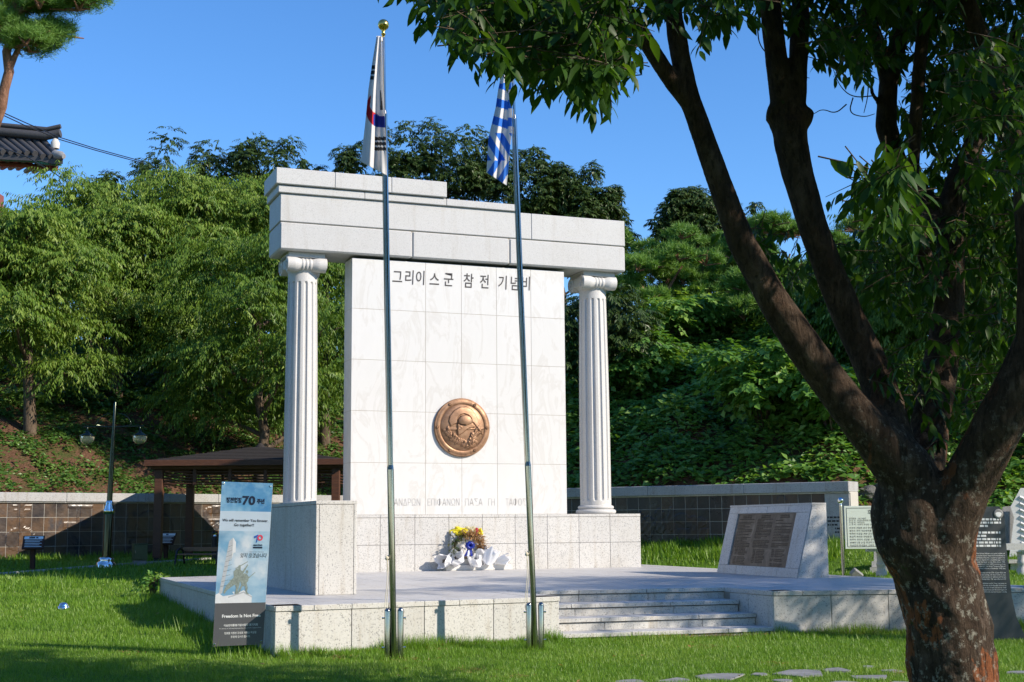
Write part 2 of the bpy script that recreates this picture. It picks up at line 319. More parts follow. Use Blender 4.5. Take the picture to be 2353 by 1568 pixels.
# ------------------------------------------------------------------ the terrace (platform, steps)
ZP = .588; TH = .03
plat = thing('stone_terrace', 'pale granite terrace with four front steps under the columned monument', 'terrace', (-.5, -5, 0))
A0, A1, B0, B1, C0, C1 = (-6.1, -11.24), (-2.31, -10.84), (-2.31, -9.22), (.83, -9.64), (.81, -11.0), (4.75, -12.05)
D1, E1, E0 = (5.12, 1.6), (5.12, 1.6), (-6.09, -.6)
core = MB()
def slabpoly(poly, z0, z1, mb):
    n = len(poly); mb.add([(x, y, z0) for x, y in poly]+[(x, y, z1) for x, y in poly], [tuple(reversed(range(n))), tuple(n+i for i in range(n))]+[(i, (i+1) % n, n+(i+1) % n, n+i) for i in range(n)])
def shrink(poly, d):
    c = np.mean(poly, 0); return [tuple(np.array(p)+(c-np.array(p))/np.linalg.norm(c-np.array(p))*d) for p in poly]
for poly in ([A0, A1, (-2.31, 0.2), E0], [(-2.31, -9.22), (.82, -9.64), (.82, .9), (-2.31, .2)], [C0, C1, D1, (.82, .9)]):
    slabpoly(shrink(poly, .05), -.3, ZP-.035, core)
core.build('core', MT['joint'], plat)
def seg_panels(p0, p1, z0, z1, n, mat, parent, name='facing_panel', th=TH, gap=.004, out=0.0, cuts=None, b=.004):
    p0, p1 = np.array(p0, float), np.array(p1, float); d = p1-p0; L = np.linalg.norm(d); d /= L; nrm = np.array([d[1], -d[0]])
    cu = [i/n for i in range(n+1)] if cuts is None else cuts
    for a, c in zip(cu[:-1], cu[1:]):
        mb = MB().box(a*L+gap, c*L-gap, -out, th, z0, z1, b); m = np.array([[d[0], -nrm[0]], [d[1], -nrm[1]]])
        mb.v = [(p0[0]+m[0, 0]*x+m[0, 1]*y, p0[1]+m[1, 0]*x+m[1, 1]*y, z) for x, y, z in mb.v]; mb.build(name, mat, parent)
ZC = ZP-.062
def wall_face(p0, p1, n, zb=-.25, m=2):
    seg_panels(p0, p1, zb, ZC-.005, n, MT['granite'], plat); seg_panels(p0, p1, ZC, ZP+.001, n*m, MT['granite'], plat, 'coping_stone', .34, .003, .012)
wall_face(A0, A1, 4); wall_face(C0, C1, 5); wall_face(E0, A0, 15, -.2, 1)
wall_face(A1, B0, 2, -.25, 1); wall_face(B1, C0, 2, -.25, 1); wall_face(C1, D1, 14, -.2, 1)
def clip(poly, a, b):                              # keep the side left of a -> b
    out = []; a, b = np.array(a), np.array(b); nn = np.array([-(b-a)[1], (b-a)[0]]); f = lambda p: np.dot(np.array(p)-a, nn)
    for i in range(len(poly)):
        p, q = np.array(poly[i]), np.array(poly[(i+1) % len(poly)]); fp, fq = f(p), f(q)
        if fp >= 0: out.append(tuple(p))
        if fp*fq < 0: out.append(tuple(p+(q-p)*fp/(fp-fq)))
    return out
def inset(a, b, d): a, b = np.array(a, float), np.array(b, float); e = (b-a)/np.linalg.norm(b-a); n = np.array([-e[1], e[0]])*d; return a+n, b+n
rg = random.Random(3)
for reg in ([A0, A1, (-2.31, 0.2), E0], [(-2.306, -9.22), (.815, -9.64), (.815, .9), (-2.306, .2)], [(.82, -11.0), C1, D1, (.82, .9)]):
    X0, X1 = min(p[0] for p in reg), max(p[0] for p in reg)
    nx = max(1, round((X1-X0)/.62)); ny = 14
    for i in range(nx):
        for j in range(ny):
            x0, x1 = X0+(X1-X0)*i/nx, X0+(X1-X0)*(i+1)/nx; y0 = -12.4+j*1.0+(.5 if i % 2 else 0); c = [(x0, y0), (x1, y0), (x1, y0+1.0), (x0, y0+1.0)]
            for k in range(len(reg)):
                if not c: break
                a_, b_ = inset(reg[k], reg[(k+1) % len(reg)], .335 if (abs(reg[k][1]) > 8 and abs(reg[(k+1) % len(reg)][1]) > 8) else 0.0); c = clip(c, a_, b_)
            if len(c) < 3: continue
            c = np.array(c); ctr = c.mean(0)
            if (c.max(0)-c.min(0)).min() < .05: continue
            c = ctr+(c-ctr)*(1-.004/np.maximum(np.abs(c-ctr), .05)); mb = MB(); slabpoly([tuple(p) for p in c], ZP-.03, ZP-.0005-rg.random()*.0012, mb); mb.build('paving_slab', MT['granite_p'], plat)
# steps
SD = np.array([.82+2.31, -.42]); SD /= np.linalg.norm(SD); RISE = .161
for k in (1, 2, 3):
    zt = ZP-k*RISE; off = .0+.62*k
    a = np.array([-2.305, (-9.22, -9.8, -10.28, -10.77)[k]]); b = np.array([.81, (-9.64, -10.07, -10.52, -10.97)[k]])
    seg_panels(a, b, zt-.055, zt, 3, MT['granite'], plat, 'step_tread', .62, .004, .03, cuts=[0, .12+.07*k, .6+.06*k, 1])
    seg_panels(a, b, zt-RISE-.03, zt-.066, 3, MT['granite'], plat, 'step_riser', .03, .003, cuts=[0, .14+.07*k, .62+.06*k, 1])
seg_panels(B0, B1, ZP-.055, ZP+.001, 3, MT['granite'], plat, 'step_tread', .34, .004, .03, cuts=[0, .3, .62, 1])
seg_panels(B0, B1, ZP-RISE-.03, ZP-.066, 3, MT['granite'], plat, 'step_riser', .03, .003, cuts=[0, .3, .63, 1])
# ------------------------------------------------------------------ the monument
mon = thing('war_memorial', 'tall white memorial of two Ionic columns carrying a granite entablature before a marble slab', 'monument', (.2, .5, ZP))
BXL, BXR, BYF, BYB, BZ0, BZ1, BZ2 = -3.805, 4.036, -.09, 1.02, 7.149, 7.726, 8.313
SXL, SXR, SY, SZ, PXR, PZ = -2.252, 2.581, .03, 7.087, 4.33, 1.747
PXL, PYB = -4.6, 1.15
G = MT['granite']
# plinth
box('plinth_core', PXL+.04, PXR-.04, .04, PYB, ZP-.02, PZ-.03, MT['joint'], mon, .002)
ncol = 12; wpl = (PXR-PXL)/ncol
for i in range(ncol):
    x0, x1 = PXL+i*wpl+.003, PXL+(i+1)*wpl-.003
    for z0, z1, nm in ((ZP-.01, 1.126, 'plinth_panel'), (1.132, PZ-.066, 'plinth_panel'), (PZ-.06, PZ, 'plinth_coping')):
        box(nm, x0, x1, 0 if nm != 'plinth_coping' else -.008, .06 if nm != 'plinth_coping' else PYB+.01, z0, z1, G, mon, .004)
for s, xx in ((0, PXL), (1, PXR)):
    for z0, z1 in ((ZP-.01, 1.126), (1.132, PZ-.066)): box('plinth_panel', xx-(.05 if s else 0), xx+(0 if s else .05), .063, PYB, z0, z1, G, mon, .004)
# marble slab: 6 x 5 front tiles, side tiles
SYB = .62
box('slab_core', SXL+.004, SXR-.004, SY+.0035, SYB-.004, PZ, SZ-.002, MT['pointing'], mon, .001)
tw, tz = (SXR-SXL)/6, (SZ-PZ)/5
for i in range(6):
    for j in range(5):
        box('marble_tile', SXL+i*tw+.0035, SXL+(i+1)*tw-.0035, SY, SY+.04, PZ+j*tz+.0035, PZ+(j+1)*tz-.0035, MT['marble'], mon, .003)
for j in range(5):
    for xx, d in ((SXL, 1), (SXR, -1)):
        box('marble_tile', min(xx, xx+d*.045), max(xx, xx+d*.045), SY+.042, SYB, PZ+j*tz+.0025, PZ+(j+1)*tz-.0025, MT['marble'], mon, .003)
# entablature
def ux(u, v, y): return float(ony(u, v, y)[0])
GB = MT['granite_b']
def course(xs, y0, y1, z0, z1, nm, b=.012):
    for a, c in zip(xs[:-1], xs[1:]): box(nm, a+(.002 if a != xs[0] else 0), c-(.002 if c != xs[-1] else 0), y0, y1, z0, z1, GB, mon, b)
course([BXL, ux(947.5, 580, BYF), ux(1171, 600, BYF), BXR], BYF, BYB, BZ0, BZ1-.008, 'architrave_block', .03)
course([BXL, ux(1221, 520, BYF), BXR], BYF, BYB, BZ1+.008, BZ2, 'frieze_block', .012)
box('entablature_core', BXL+.03, BXR-.03, BYF+.03, BYB-.03, BZ0+.1, BZ2-.05, MT['joint'], mon, .002)
XC2 = ux(1193, 480, BYF-.05); course([BXL-.055, ux(838, 440, BYF-.05), ux(1026, 455, BYF-.05), XC2], BYF-.055, BYB+.03, BZ2+.012, 8.475, 'cornice_block', .01)
box('cornice_bed', BXL+.02, XC2-.05, BYF+.02, BYB-.02, BZ2, BZ2+.02, GB, mon, .002)
XC = ux(1027, 430, -.206); course([-3.922, ux(770, 400, -.206), ux(900, 420, -.206), XC], -.206, 1.051, 8.492, 8.827, 'parapet_block', .012)
box('parapet_bed', -3.86, XC-.05, -.1, .98, 8.472, 8.5, GB, mon, .002)
# columns
CY = .465; ZB, ZT = PZ+.19, 6.75
CXL, CXR = ux(695.5, 640, CY), float(ony(2383.7/1.7408, 2054/1.7408, CY)[0])
def fluted():
    nz, nth = 60, 140; V = []; nf = 14
    zs = np.concatenate([[0, .02], np.linspace(.09, .32, 8), np.linspace(.36, 4.42, nz-20), np.linspace(4.46, 4.62, 8), [4.79, 4.81]]); zs = zs/zs[-1]*(ZT-ZB)
    for z in zs:
        tt = z/(ZT-ZB); R0 = .345-.045*tt+.012*math.sin(math.pi*tt); d0 = z-.11; d1 = (ZT-ZB)-.2-z
        for k in range(nth):
            th = 2*math.pi*k/nth; ph = (th*nf/(2*math.pi)) % 1.0; a = abs(ph-.5)*2/.58
            end = min(d0, d1); hw = 1.0
            if end < .045: hw = math.sqrt(max(0, 1-((.045-end)/.045)**2)) if end > 0 else 0
            dep = .034*math.sqrt(max(0, 1-(a/max(hw, 1e-3))**2)) if hw > 0 and a < hw else 0
            V.append(((R0-dep)*math.cos(th), (R0-dep)*math.sin(th), z))
    m = len(zs); F = [(i*nth+k, i*nth+(k+1) % nth, (i+1)*nth+(k+1) % nth, (i+1)*nth+k) for i in range(m-1) for k in range(nth)]
    return npmesh('shaft', V, F, False)
SHAFT = fluted()
bs = MB(); pr = []
for cz, r0, h in ((.05, .40, .05), (.145, .365, .038)):
    for a in np.linspace(-90, 90, 9): pr.append((r0+h*.95*math.cos(R(a)), cz+h*math.sin(R(a))))
    if cz < .1: pr.append((.385, .103))
bs.lathe([(.3, 0)]+pr+[(.36, .19), (.3, .19)], 48); BASE = bs.mesh('column_base')
ab = MB().box(-.385, .385, -.385, .385, .29, .40, .012); ABAC = ab.mesh('abacus')
ec = MB().lathe([(.29, -.02), (.315, .0), (.32, .03), (.36, .075), (.375, .12), (.36, .2), (.34, .3)], 40); ECHI = ec.mesh('echinus')
def bolster():
    mb = MB(); pf = []
    for x in np.linspace(-.405, .405, 61):
        a = abs(x)/.405; r = .112+.045*sstep((a-.12)/.55)
        for c in (-.075, 0, .075): r += .02*max(0, 1-((x-c)/.032)**2)**.5 if abs(x-c) < .032 else 0
        pf.append((float(r), float(x)))
    mb.lathe(pf, 28, (0, -.3, .155), 'x'); return mb.mesh('bolster')
def volute():
    mb = MB(); pts = []
    for k in range(60): th = k*.26; r = .15*math.exp(-th*.15); pts.append((-.41, -.3-r*math.sin(th), .155+r*math.cos(th)))
    mb.tube(pts, [.017*math.exp(-k*.02) for k in range(60)], 6); mb.tube([(-.41, .3, .305), (-.41, -.3, .305)], .016, 6); return mb.mesh('volute')
def facepl():
    return MB().box(-.39, .39, -.3, .3, .08, .285, .01).mesh('channel')
BOL, VOL, CHN = bolster(), volute(), facepl()
for cx_ in (CXL, CXR):
    c = empty('column', (cx_, CY, PZ)); c.parent = mon; c.matrix_parent_inverse = wm(mon).inverted()
    for nm, me, dz in (('shaft', SHAFT, .19), ('base', BASE, 0)):
        o = link(nm, me, MT['granite_c'], c, world=False); o.location = (0, 0, dz)
    k = link('capital', ABAC, MT['granite_c'], c, world=False); k.location = (0, 0, ZT-PZ)
    # deeper pieces hang from the column itself (no fourth level)
    for nm, me, mm in (('echinus', ECHI, (1, 1)), ('channel', CHN, (1, 1)), ('bolster', BOL, (1, 1)), ('bolster', BOL, (1, -1)), ('volute', VOL, (1, 1)), ('volute', VOL, (1, -1)), ('volute', VOL, (-1, 1)), ('volute', VOL, (-1, -1))):
        o = link(nm, me, MT['granite_c'], c, world=False); o.location = (0, 0, ZT-PZ); o.scale = (mm[0], mm[1], 1)
# inscriptions on the slab
YT = SY-.0035
def ontext(u, v): return ony(u, v, YT)
mesh_all = []
for ch, u, v, hs in (('그', 913, 637, 1), ('리', 941, 638, 1), ('이', 966, 639, 1), ('스', 998, 643, 1), ('군', 1031, 643, 1), ('참', 1077, 646, 1.02), ('전', 1113, 648, 1), ('기', 1155, 650, 1), ('념', 1183, 652, 1.02), ('비', 1209, 652, 1)):
    me = text_data(ch, .30*hs, 'CENTER', .002, .002, .06); p = ontext(u, v); place(me, Matrix.Diagonal((.86, 1.12, 1, 1))); place(me, frame_mat((p[0], YT, p[2]), (1, 0, 0), (0, 0, 1)))
    mesh_all.append(me)
def join(name, meshes, mat, parent):
    bm = bmesh.new()
    for me in meshes: bm.from_mesh(me)
    out = bpy.data.meshes.new(name); bm.to_mesh(out); bm.free(); return link(name, out, mat, parent)
for me in mesh_all: link('title_letter', me, MT['engraved'], mon)
mesh_all = []
for wd, u0, u1 in (('ΑΝΔΡΩΝ', 906, 966), ('ΕΠΙΦΑΝΩΝ', 983, 1056), ('ΠΑΣΑ', 1069, 1109), ('ΓΗ', 1122, 1137), ('ΤΑΦΟΣ', 1162, 1208)):
    a, b = ontext(u0, 1154), ontext(u1, 1154); me = text_data(wd, .21, 'LEFT', -.0025, .001, 0, 1, fit=b[0]-a[0]); place(me, frame_mat((a[0], YT, a[2]), (1, 0, 0), (0, 0, 1))); mesh_all.append(me)
for me in mesh_all: link('greek_word', me, MT['engraved_faint'], mon)
# bronze medallion
mc = ony(1060.5, 983, SY); mx, mz, MR = float(mc[0]), float(mc[2]), .622
med = MB(); med.lathe([(MR-.01, 0), (MR, .012), (MR, .045), (MR-.018, .06), (MR-.03, .052), (MR-.04, .06), (MR-.1, .066), (MR-.125, .058), (MR-.14, .03)], 72, (0, 0, 0), 'y')
med.v = [(mx+x, SY-y, mz+z) for x, y, z in med.v]; md = med.build('bronze_medallion', MT['bronze'], mon)
def inpoly(px, py, poly):
    c = np.zeros(px.shape, bool); j = len(poly)-1
    for i in range(len(poly)):
        xi, yi = poly[i]; xj, yj = poly[j]; k = ((yi > py) != (yj > py)) & (px < (xj-xi)*(py-yi)/(yj-yi+1e-12)+xi); c ^= k; j = i
    return c
NG = 150; g = np.linspace(-.5, .5, NG); GX, GZ = np.meshgrid(g, g); rr = np.hypot(GX, GZ)
# coordinates of the relief as seen (unit = picture pixels about the centre)
pc = lambda L: [((x-970)/440*.622, -(y-835)/440*.622*.94) for x, y in L]
crest = pc([(770, 825), (740, 740), (760, 660), (830, 570), (930, 512), (1030, 508), (1110, 550), (1160, 620), (1195, 700), (1225, 790), (1255, 870), (1305, 965), (1230, 900), (1180, 825), (1130, 760), (1105, 752), (1095, 690), (1050, 640), (980, 615), (915, 640), (870, 700), (862, 775), (820, 790)])
cap = pc([(880, 770), (885, 710), (930, 655), (1000, 640), (1060, 665), (1098, 720), (1095, 770), (1020, 798), (930, 795)])
mask_ = pc([(872, 780), (930, 798), (1020, 800), (1095, 772), (1160, 828), (1040, 850), (950, 930), (880, 968), (872, 900)])
sword = pc([(705, 850), (880, 850), (880, 885), (705, 885)]); sword2 = pc([(1020, 850), (1330, 830), (1330, 860), (1020, 875)])
h = .105*np.sqrt(np.maximum(0, 1-(rr/.505)**2)); cls = np.zeros(GX.shape, int)
def soft(mask, n=1):
    m = mask.astype(float)
    for _ in range(n): m = (m+np.roll(m, 1, 0)+np.roll(m, -1, 0)+np.roll(m, 1, 1)+np.roll(m, -1, 1))/5
    return m
for poly, hh, c in ((sword, .014, 2), (sword2, .012, 2), (crest, .022, 1), (mask_, .032, 1)):
    mk = inpoly(GX, GZ, poly) & (rr < .49); h += hh*soft(mk); cls[mk] = c
mk = inpoly(GX, GZ, cap); cxp, czp = pc([(990, 725)])[0]; h += np.where(mk, .03+.05*np.sqrt(np.maximum(0, 1-((GX-cxp)/.165)**2-((GZ-czp)/.13)**2)), 0); cls[mk] = 1
ex, ez = pc([(908, 845)])[0]; e = np.hypot(GX-ex, (GZ-ez)*1.3); h += .01*np.exp(-((e-.035)/.008)**2)
rl = random.Random(5)
def leafrel(x, z, ang, L):
    global h
    dx, dz = GX-x, GZ-z; a = dx*math.cos(ang)+dz*math.sin(ang); b = -dx*math.sin(ang)+dz*math.cos(ang); t_ = a/L; wdt = .3*L*np.sqrt(np.clip(t_*(1-t_)*4, 0, 1))
    mk = (t_ > 0) & (t_ < 1) & (np.abs(b) < wdt) & (rr < .48); h[mk] += (.018*np.sqrt(np.clip(1-(b/np.maximum(wdt, 1e-4))**2, 0, 1)))[mk]; cls[mk & (cls != 1)] = 3
for (x0, y0, x1, y1, x2, y2) in ((1215, 1100, 900, 1130, 720, 900), (1050, 1170, 1090, 1000, 1200, 880)):
    P = pc([(x0, y0), (x1, y1), (x2, y2)])
    for k in range(14):
        s = k/13; x = (1-s)**2*P[0][0]+2*s*(1-s)*P[1][0]+s*s*P[2][0]; z = (1-s)**2*P[0][1]+2*s*(1-s)*P[1][1]+s*s*P[2][1]
        tx, tz_ = 2*(1-s)*(P[1][0]-P[0][0])+2*s*(P[2][0]-P[1][0]), 2*(1-s)*(P[1][1]-P[0][1])+2*s*(P[2][1]-P[1][1]); an = math.atan2(tz_, tx)
        for sg in (-1, 1): leafrel(x, z, an+sg*rl.uniform(.5, .9), rl.uniform(.09, .13))
vid = np.arange(NG*NG).reshape(NG, NG); quads = np.stack([vid[:-1, :-1], vid[:-1, 1:], vid[1:, 1:], vid[1:, :-1]], -1).reshape(-1, 4); qc = cls[:-1, :-1].ravel(); qr = rr[:-1, :-1].ravel()
VV = np.stack([mx+GX.ravel(), SY-.03-h.ravel(), mz+GZ.ravel()], 1)
for nm, c in (('dome', 0), ('helmet', 1), ('sword', 2), ('laurel_branch', 3)):
    qs = quads[(qc == c) & (qr < .495)]; used, inv = np.unique(qs, return_inverse=True); link(nm, npmesh(nm, VV[used], inv.reshape(-1, 4), True), MT['bronze'], md)
for k in range(6):
    a = R(k*60); mb = MB(); cx_, cz_ = mx+.555*math.cos(a), mz+.555*math.sin(a); mb.lathe([(.034, 0), (.034, .012), (.012, .018)], 14, (cx_, 0, cz_), 'y')
    for j in range(6): b_ = R(j*60+20); mb.lathe([(.012, .01), (.011, .018), (.005, .024)], 8, (cx_+.021*math.cos(b_), 0, cz_+.021*math.sin(b_)), 'y')
    mb.v = [(x, SY-.062-y, z) for x, y, z in mb.v]; mb.build('rosette', MT['bronze'], md)
# wing wall in front of the left column
wing = thing('wing_wall', 'long granite block wall with a capped top standing left on the terrace', 'wall', (-4.79, -6, ZP))
QX0, QX1, QY0, QY1, QZ = -5.072, -4.5, -8.912, -4.4, 1.8636
box('core', QX0+.03, QX1-.03, QY0+.03, QY1-.03, ZP-.01, QZ-.02, MT['joint'], wing, .002)
box('end_panel', QX0+.045, QX1-.045, QY0, QY0+.05, ZP-.0005, QZ-.055, G, wing, .005)
for x0, x1 in ((QX0, QX0+.041), (QX1-.041, QX1)): box('corner_strip', x0, x1, QY0, QY0+.05, ZP-.0005, QZ-.055, G, wing, .005)
n = 7
for i in range(n):
    y0, y1 = QY0+.052+(QY1-QY0-.052)*i/n, QY0+.052+(QY1-QY0-.052)*(i+1)/n
    for x0, x1 in ((QX0, QX0+.05), (QX1-.05, QX1)): box('side_panel', x0, x1, y0+.003, y1-.003, ZP-.0005, QZ-.055, G, wing, .004)
    box('coping_stone', QX0-.006, QX1+.006, (QY0-.006 if i == 0 else y0+.002), y1-.002, QZ-.05, QZ, G, wing, .005)
box('end_panel', QX0+.003, QX1-.003, QY1+.002, QY1+.04, ZP-.0005, QZ-.055, G, wing, .004)
# ------------------------------------------------------------------ offering stand, wreath, bouquets
def zpx(x, y): return 1700/1.7408+x*.1722/1.7408, 2050/1.7408+y*.1722/1.7408      # pixels of a close-up of the flowers
sp = onz(*zpx(490, 1362), ZP); sq = ony(*zpx(1985, 1320), sp[1]); BY = float(sp[1]); BX0, BX1 = float(sp[0]), float(sq[0])
st = thing('offering_stand', 'low white marble offering stand with a wide base slab against the plinth', 'stand', ((BX0+BX1)/2, BY/2, ZP))
box('base_slab', BX0, BX1, BY, -.003, ZP, ZP+.115, MT['marble'], st, .006)
KX0, KX1 = float(ony(*zpx(607, 900), BY*.55)[0]), float(ony(*zpx(1342, 900), BY*.55)[0]); KZ = float(ony(*zpx(900, 552), BY*.55)[2]); KY = BY*.55
box('block', KX0, KX1, KY, -.004, ZP+.115, KZ, MT['marble'], st, .006)
rb = np.random.default_rng(4)
MT['paper'] = leaf('wrapping_paper', (.78, .8, .84), (.82, .83, .86), (.86, .86, .88), .25, .45, .4, (1, 1, 1)); MT['stem'] = plain('dead_stem', (.045, .03, .02), .8, 0, .4, 30)
MT['yellow'] = leaf('yellow_tissue', (.75, .62, .01), (.8, .7, .02), (.85, .78, .1), .3, .4); MT['film'] = leaf('clear_film', (.7, .66, .5), (.8, .75, .55), (.85, .82, .7), .5, .25, .4, (1, 1, .9))
MT['blue_ribbon'] = plain('blue_ribbon', (.008, .02, .22), .25, 0, .3, 8); MT['pale_ribbon'] = plain('pale_ribbon', (.6, .66, .85), .3); MT['red_ribbon'] = plain('red_ribbon', (.62, .05, .1), .22, 0, .3, 25)
def wrap_mesh(name, p0, p1, r0, r1, seed, ruff=.075, n=44, m=12):
    """a paper cone from the open stem end p0 to the flared end p1"""
    rg_ = np.random.default_rng(seed); p0, p1 = np.array(p0), np.array(p1); t = p1-p0; L = np.linalg.norm(t); t /= L; a = np.cross(t, [0, 0, 1]); a /= np.linalg.norm(a); b = np.cross(t, a)
    ph = rg_.uniform(0, 6.28, 4); V = []; A = []
    for i in range(m):
        s = i/(m-1); rad = r0*(1-s)**1.5+r0*.62*(1-(2*s-1)**2)*.5+r1*s**1.3
        for k in range(n):
            th = 2*math.pi*k/n; w_ = 1+(.04+ruff*s)*(math.sin(3*th+ph[0])+.8*math.sin(7*th+ph[1]+4*s))+.08*(1-s)*math.sin(2*th+ph[2])
            V.append(p0+t*(L*s*(1+.16*s*math.sin(4*th+ph[3]))-(.03*math.sin(2*th+ph[1]) if i == 0 else 0))+rad*w_*(math.cos(th)*a+math.sin(th)*b)); A.append(.5+.4*math.sin(th+ph[2]))
    F = [(i*n+k, i*n+(k+1) % n, (i+1)*n+(k+1) % n, (i+1)*n+k) for i in range(m-1) for k in range(n)]
    V = np.array(V); V[:, 2] = np.maximum(V[:, 2], ZP+.004); V[:, 1] = np.minimum(V[:, 1], -.01)
    return npmesh(name, V, F, True, A)
def bouquet(label, u, v, dep, r0, du, dv, ddep, r1, seed):
    p0 = ony(*zpx(u, v), dep); p1 = ony(*zpx(u+du, v+dv), ddep); o = thing('wrapped_bouquet', label, 'bouquet', (p0[0], dep, ZP), 'white paper bouquets laid on the offering stand')
    link('paper_wrap', wrap_mesh('paper_wrap', p0, p1, r0, r1, seed), MT['paper'], o); mb = MB(); t = (p1-p0)
    for k in range(13):
        a = rb.uniform(0, 6.28); rr_ = r0*.5*math.sqrt(rb.random()); q = p0+np.array([rr_*math.cos(a), -.0, rr_*math.sin(a)])+t*rb.uniform(.04, .14); mb.tube([q, p0+t*.75+np.array([rb.normal()*.02, 0, rb.normal()*.02])], .0055, 5)
    mb.build('stems', MT['stem'], o)
bouquet('white paper bouquet with an open stem end in front left on the marble base', 775, 1165, BY-.06, .115, -90, -160, -.35, .17, 1)
bouquet('white paper bouquet at the front centre with blue ribbon behind its stem end', 1190, 1225, BY-.1, .115, -40, -190, -.35, .13, 2)
bouquet('white paper bouquet at the front right, its round stem end facing forward', 1435, 1180, BY-.08, .115, 150, -300, -.3, .16, 3)
bouquet('white paper bouquet lying above the others right of the blue bow', 1310, 990, BY*.75, .12, -30, -190, -.2, .16, 4)
bouquet('white paper bouquet lying above the others left of the blue bow', 800, 920, BY*.75, .1, -60, -60, -.2, .14, 5)
bouquet('white paper bouquet spreading out at the far left of the flower pile', 560, 1120, BY*.9, .1, -200, 10, -.3, .15, 6)
bouquet('white paper bouquet lying sideways at the far right of the flower pile', 1650, 1130, BY*.9, .06, 280, -40, -.3, .13, 7)
wc = ony(*zpx(1000, 790), KY-.1); wr = thing('funeral_wreath', 'dried brown and green leaf wreath leaning on the offering stand', 'wreath', (wc[0], wc[1], ZP))
def leaves_np(P, D, N, L, W, lift=.12):
    D = D/(np.linalg.norm(D, axis=1, keepdims=True)+1e-9); S = np.cross(D, N); S /= np.linalg.norm(S, axis=1, keepdims=True)+1e-9; N2 = np.cross(S, D); L = L[:, None]; W = W[:, None]
    m = P+D*L*.45; up = N2*W*lift; V = np.stack([P, m+S*W*.5+up, P+D*L-N2*L*.06, m-S*W*.5+up], 1)
    F = np.arange(len(P)*4).reshape(-1, 4); return V.reshape(-1, 3), F
def leaf_mesh(name, P, D, N, L, W, rnd, lift=.12):
    V, F = leaves_np(P, D, N, L, W, lift); return npmesh(name, V, F, False, np.repeat(rnd, 4))
for nm, mat, cnt, lo, hi in (('dried_leaves', 'dry_leaf', 420, -.35, 1.9), ('green_leaves', 'wreath_green', 240, 1.6, 3.9)):
    th = rb.uniform(lo, hi, cnt) if nm == 'dried_leaves' else np.concatenate([rb.uniform(1.7, 3.7, cnt-60), rb.uniform(-.8, -.2, 60)]); rad = rb.normal(.24, .05, cnt)
    P = np.stack([wc[0]+rad*np.cos(th)*1.2, wc[1]+rb.normal(0, .03, cnt), wc[2]+rad*np.sin(th)*.95], 1); D = np.stack([np.cos(th)+rb.normal(0, .5, cnt), -.5+rb.normal(0, .4, cnt), np.sin(th)+rb.normal(0, .5, cnt)], 1)
    link(nm, leaf_mesh(nm, P, D, rb.normal(0, 1, (cnt, 3)), rb.uniform(.05, .09, cnt), rb.uniform(.02, .035, cnt), rb.random(cnt)), MT[mat], wr)
mb = MB(); mb.tube([(wc[0]+.28*math.cos(a), wc[1]+.03, wc[2]+.23*math.sin(a)) for a in np.linspace(0, 2*math.pi, 25)], .03, 8); mb.build('straw_ring', MT['stem'], wr)
def ribbon(mb, pts, w_, side):
    side = np.array(side); V = []
    for p in pts: V += [np.array(p)-side*w_/2, np.array(p)+side*w_/2]
    mb.add(V, [(2*i, 2*i+1, 2*i+3, 2*i+2) for i in range(len(pts)-1)], True)
bc = ony(*zpx(1030, 770), KY-.2)
for k in range(8):
    a = k*.785+.2; mb = MB(); d = np.array([math.cos(a), -.35, math.sin(a)*.8]); s = np.cross(d, [0, 1, 0]); s /= np.linalg.norm(s); L = .11
    ribbon(mb, [bc+d*L*t_+np.array([0, -1, 0])*.07*math.sin(math.pi*t_)*(1 if i < 6 else -.6) for i, t_ in enumerate(list(np.linspace(0, 1, 6))+list(np.linspace(1, .05, 6)))], .055, s); mb.build('bow_loop', MT['blue_ribbon'], wr)
for dx, mt in ((-.1, 'blue_ribbon'), (-.03, 'pale_ribbon'), (.05, 'blue_ribbon')):
    mb = MB(); ribbon(mb, [bc+np.array([dx*t_, -.03*math.sin(3*t_), -.22*t_]) for t_ in np.linspace(0, 1, 7)], .05, (1, .2, 0)); mb.build('bow_tail', MT[mt], wr)
# yellow bouquet and small red ribboned one on the block
def lump(name, c, s, mat, seed, parent, amp=.3):
    bm = bmesh.new(); bmesh.ops.create_icosphere(bm, subdivisions=3, radius=1); rg_ = np.random.default_rng(seed); ph = rg_.uniform(0, 6, 6)
    for v in bm.verts:
        x, y, z = v.co; f = 1+amp*(math.sin(5*x+ph[0])*math.sin(4*z+ph[1])+.6*math.sin(9*y+ph[2]+5*x)+.4*math.sin(11*z+ph[3])); v.co = (c[0]+s[0]*x*f, c[1]+s[1]*y*f, max(KZ+.002, c[2]+s[2]*z*f))
    me = bpy.data.meshes.new(name); bm.to_mesh(me); bm.free(); me.polygons.foreach_set('use_smooth', [False]*len(me.polygons)); a = me.attributes.new('rnd', 'FLOAT', 'POINT'); a.data.foreach_set('value', rg_.random(len(me.vertices)).astype(np.float32)); return link(name, me, mat, parent)
yb = ony(*zpx(830, 450), KY*.6); yo = thing('yellow_bouquet', 'bouquet wrapped in bright yellow tissue and clear film on the marble block', 'bouquet', (yb[0], yb[1], KZ))
lump('tissue', yb, (.19, .1, .085), MT['yellow'], 3, yo); f2 = ony(*zpx(1060, 450), KY*.6); lump('film', f2, (.1, .07, .11), MT['film'], 5, yo, .35)
f3 = ony(*zpx(660, 490), KY*.9); lump('paper', f3, (.06, .03, .06), MT['paper'], 6, yo, .15)
yc = ony(*zpx(1280, 470), KY*.6); y2 = thing('small_bouquet', 'small yellow bouquet tied with shiny red ribbon at the block corner', 'bouquet', (yc[0], yc[1], KZ))
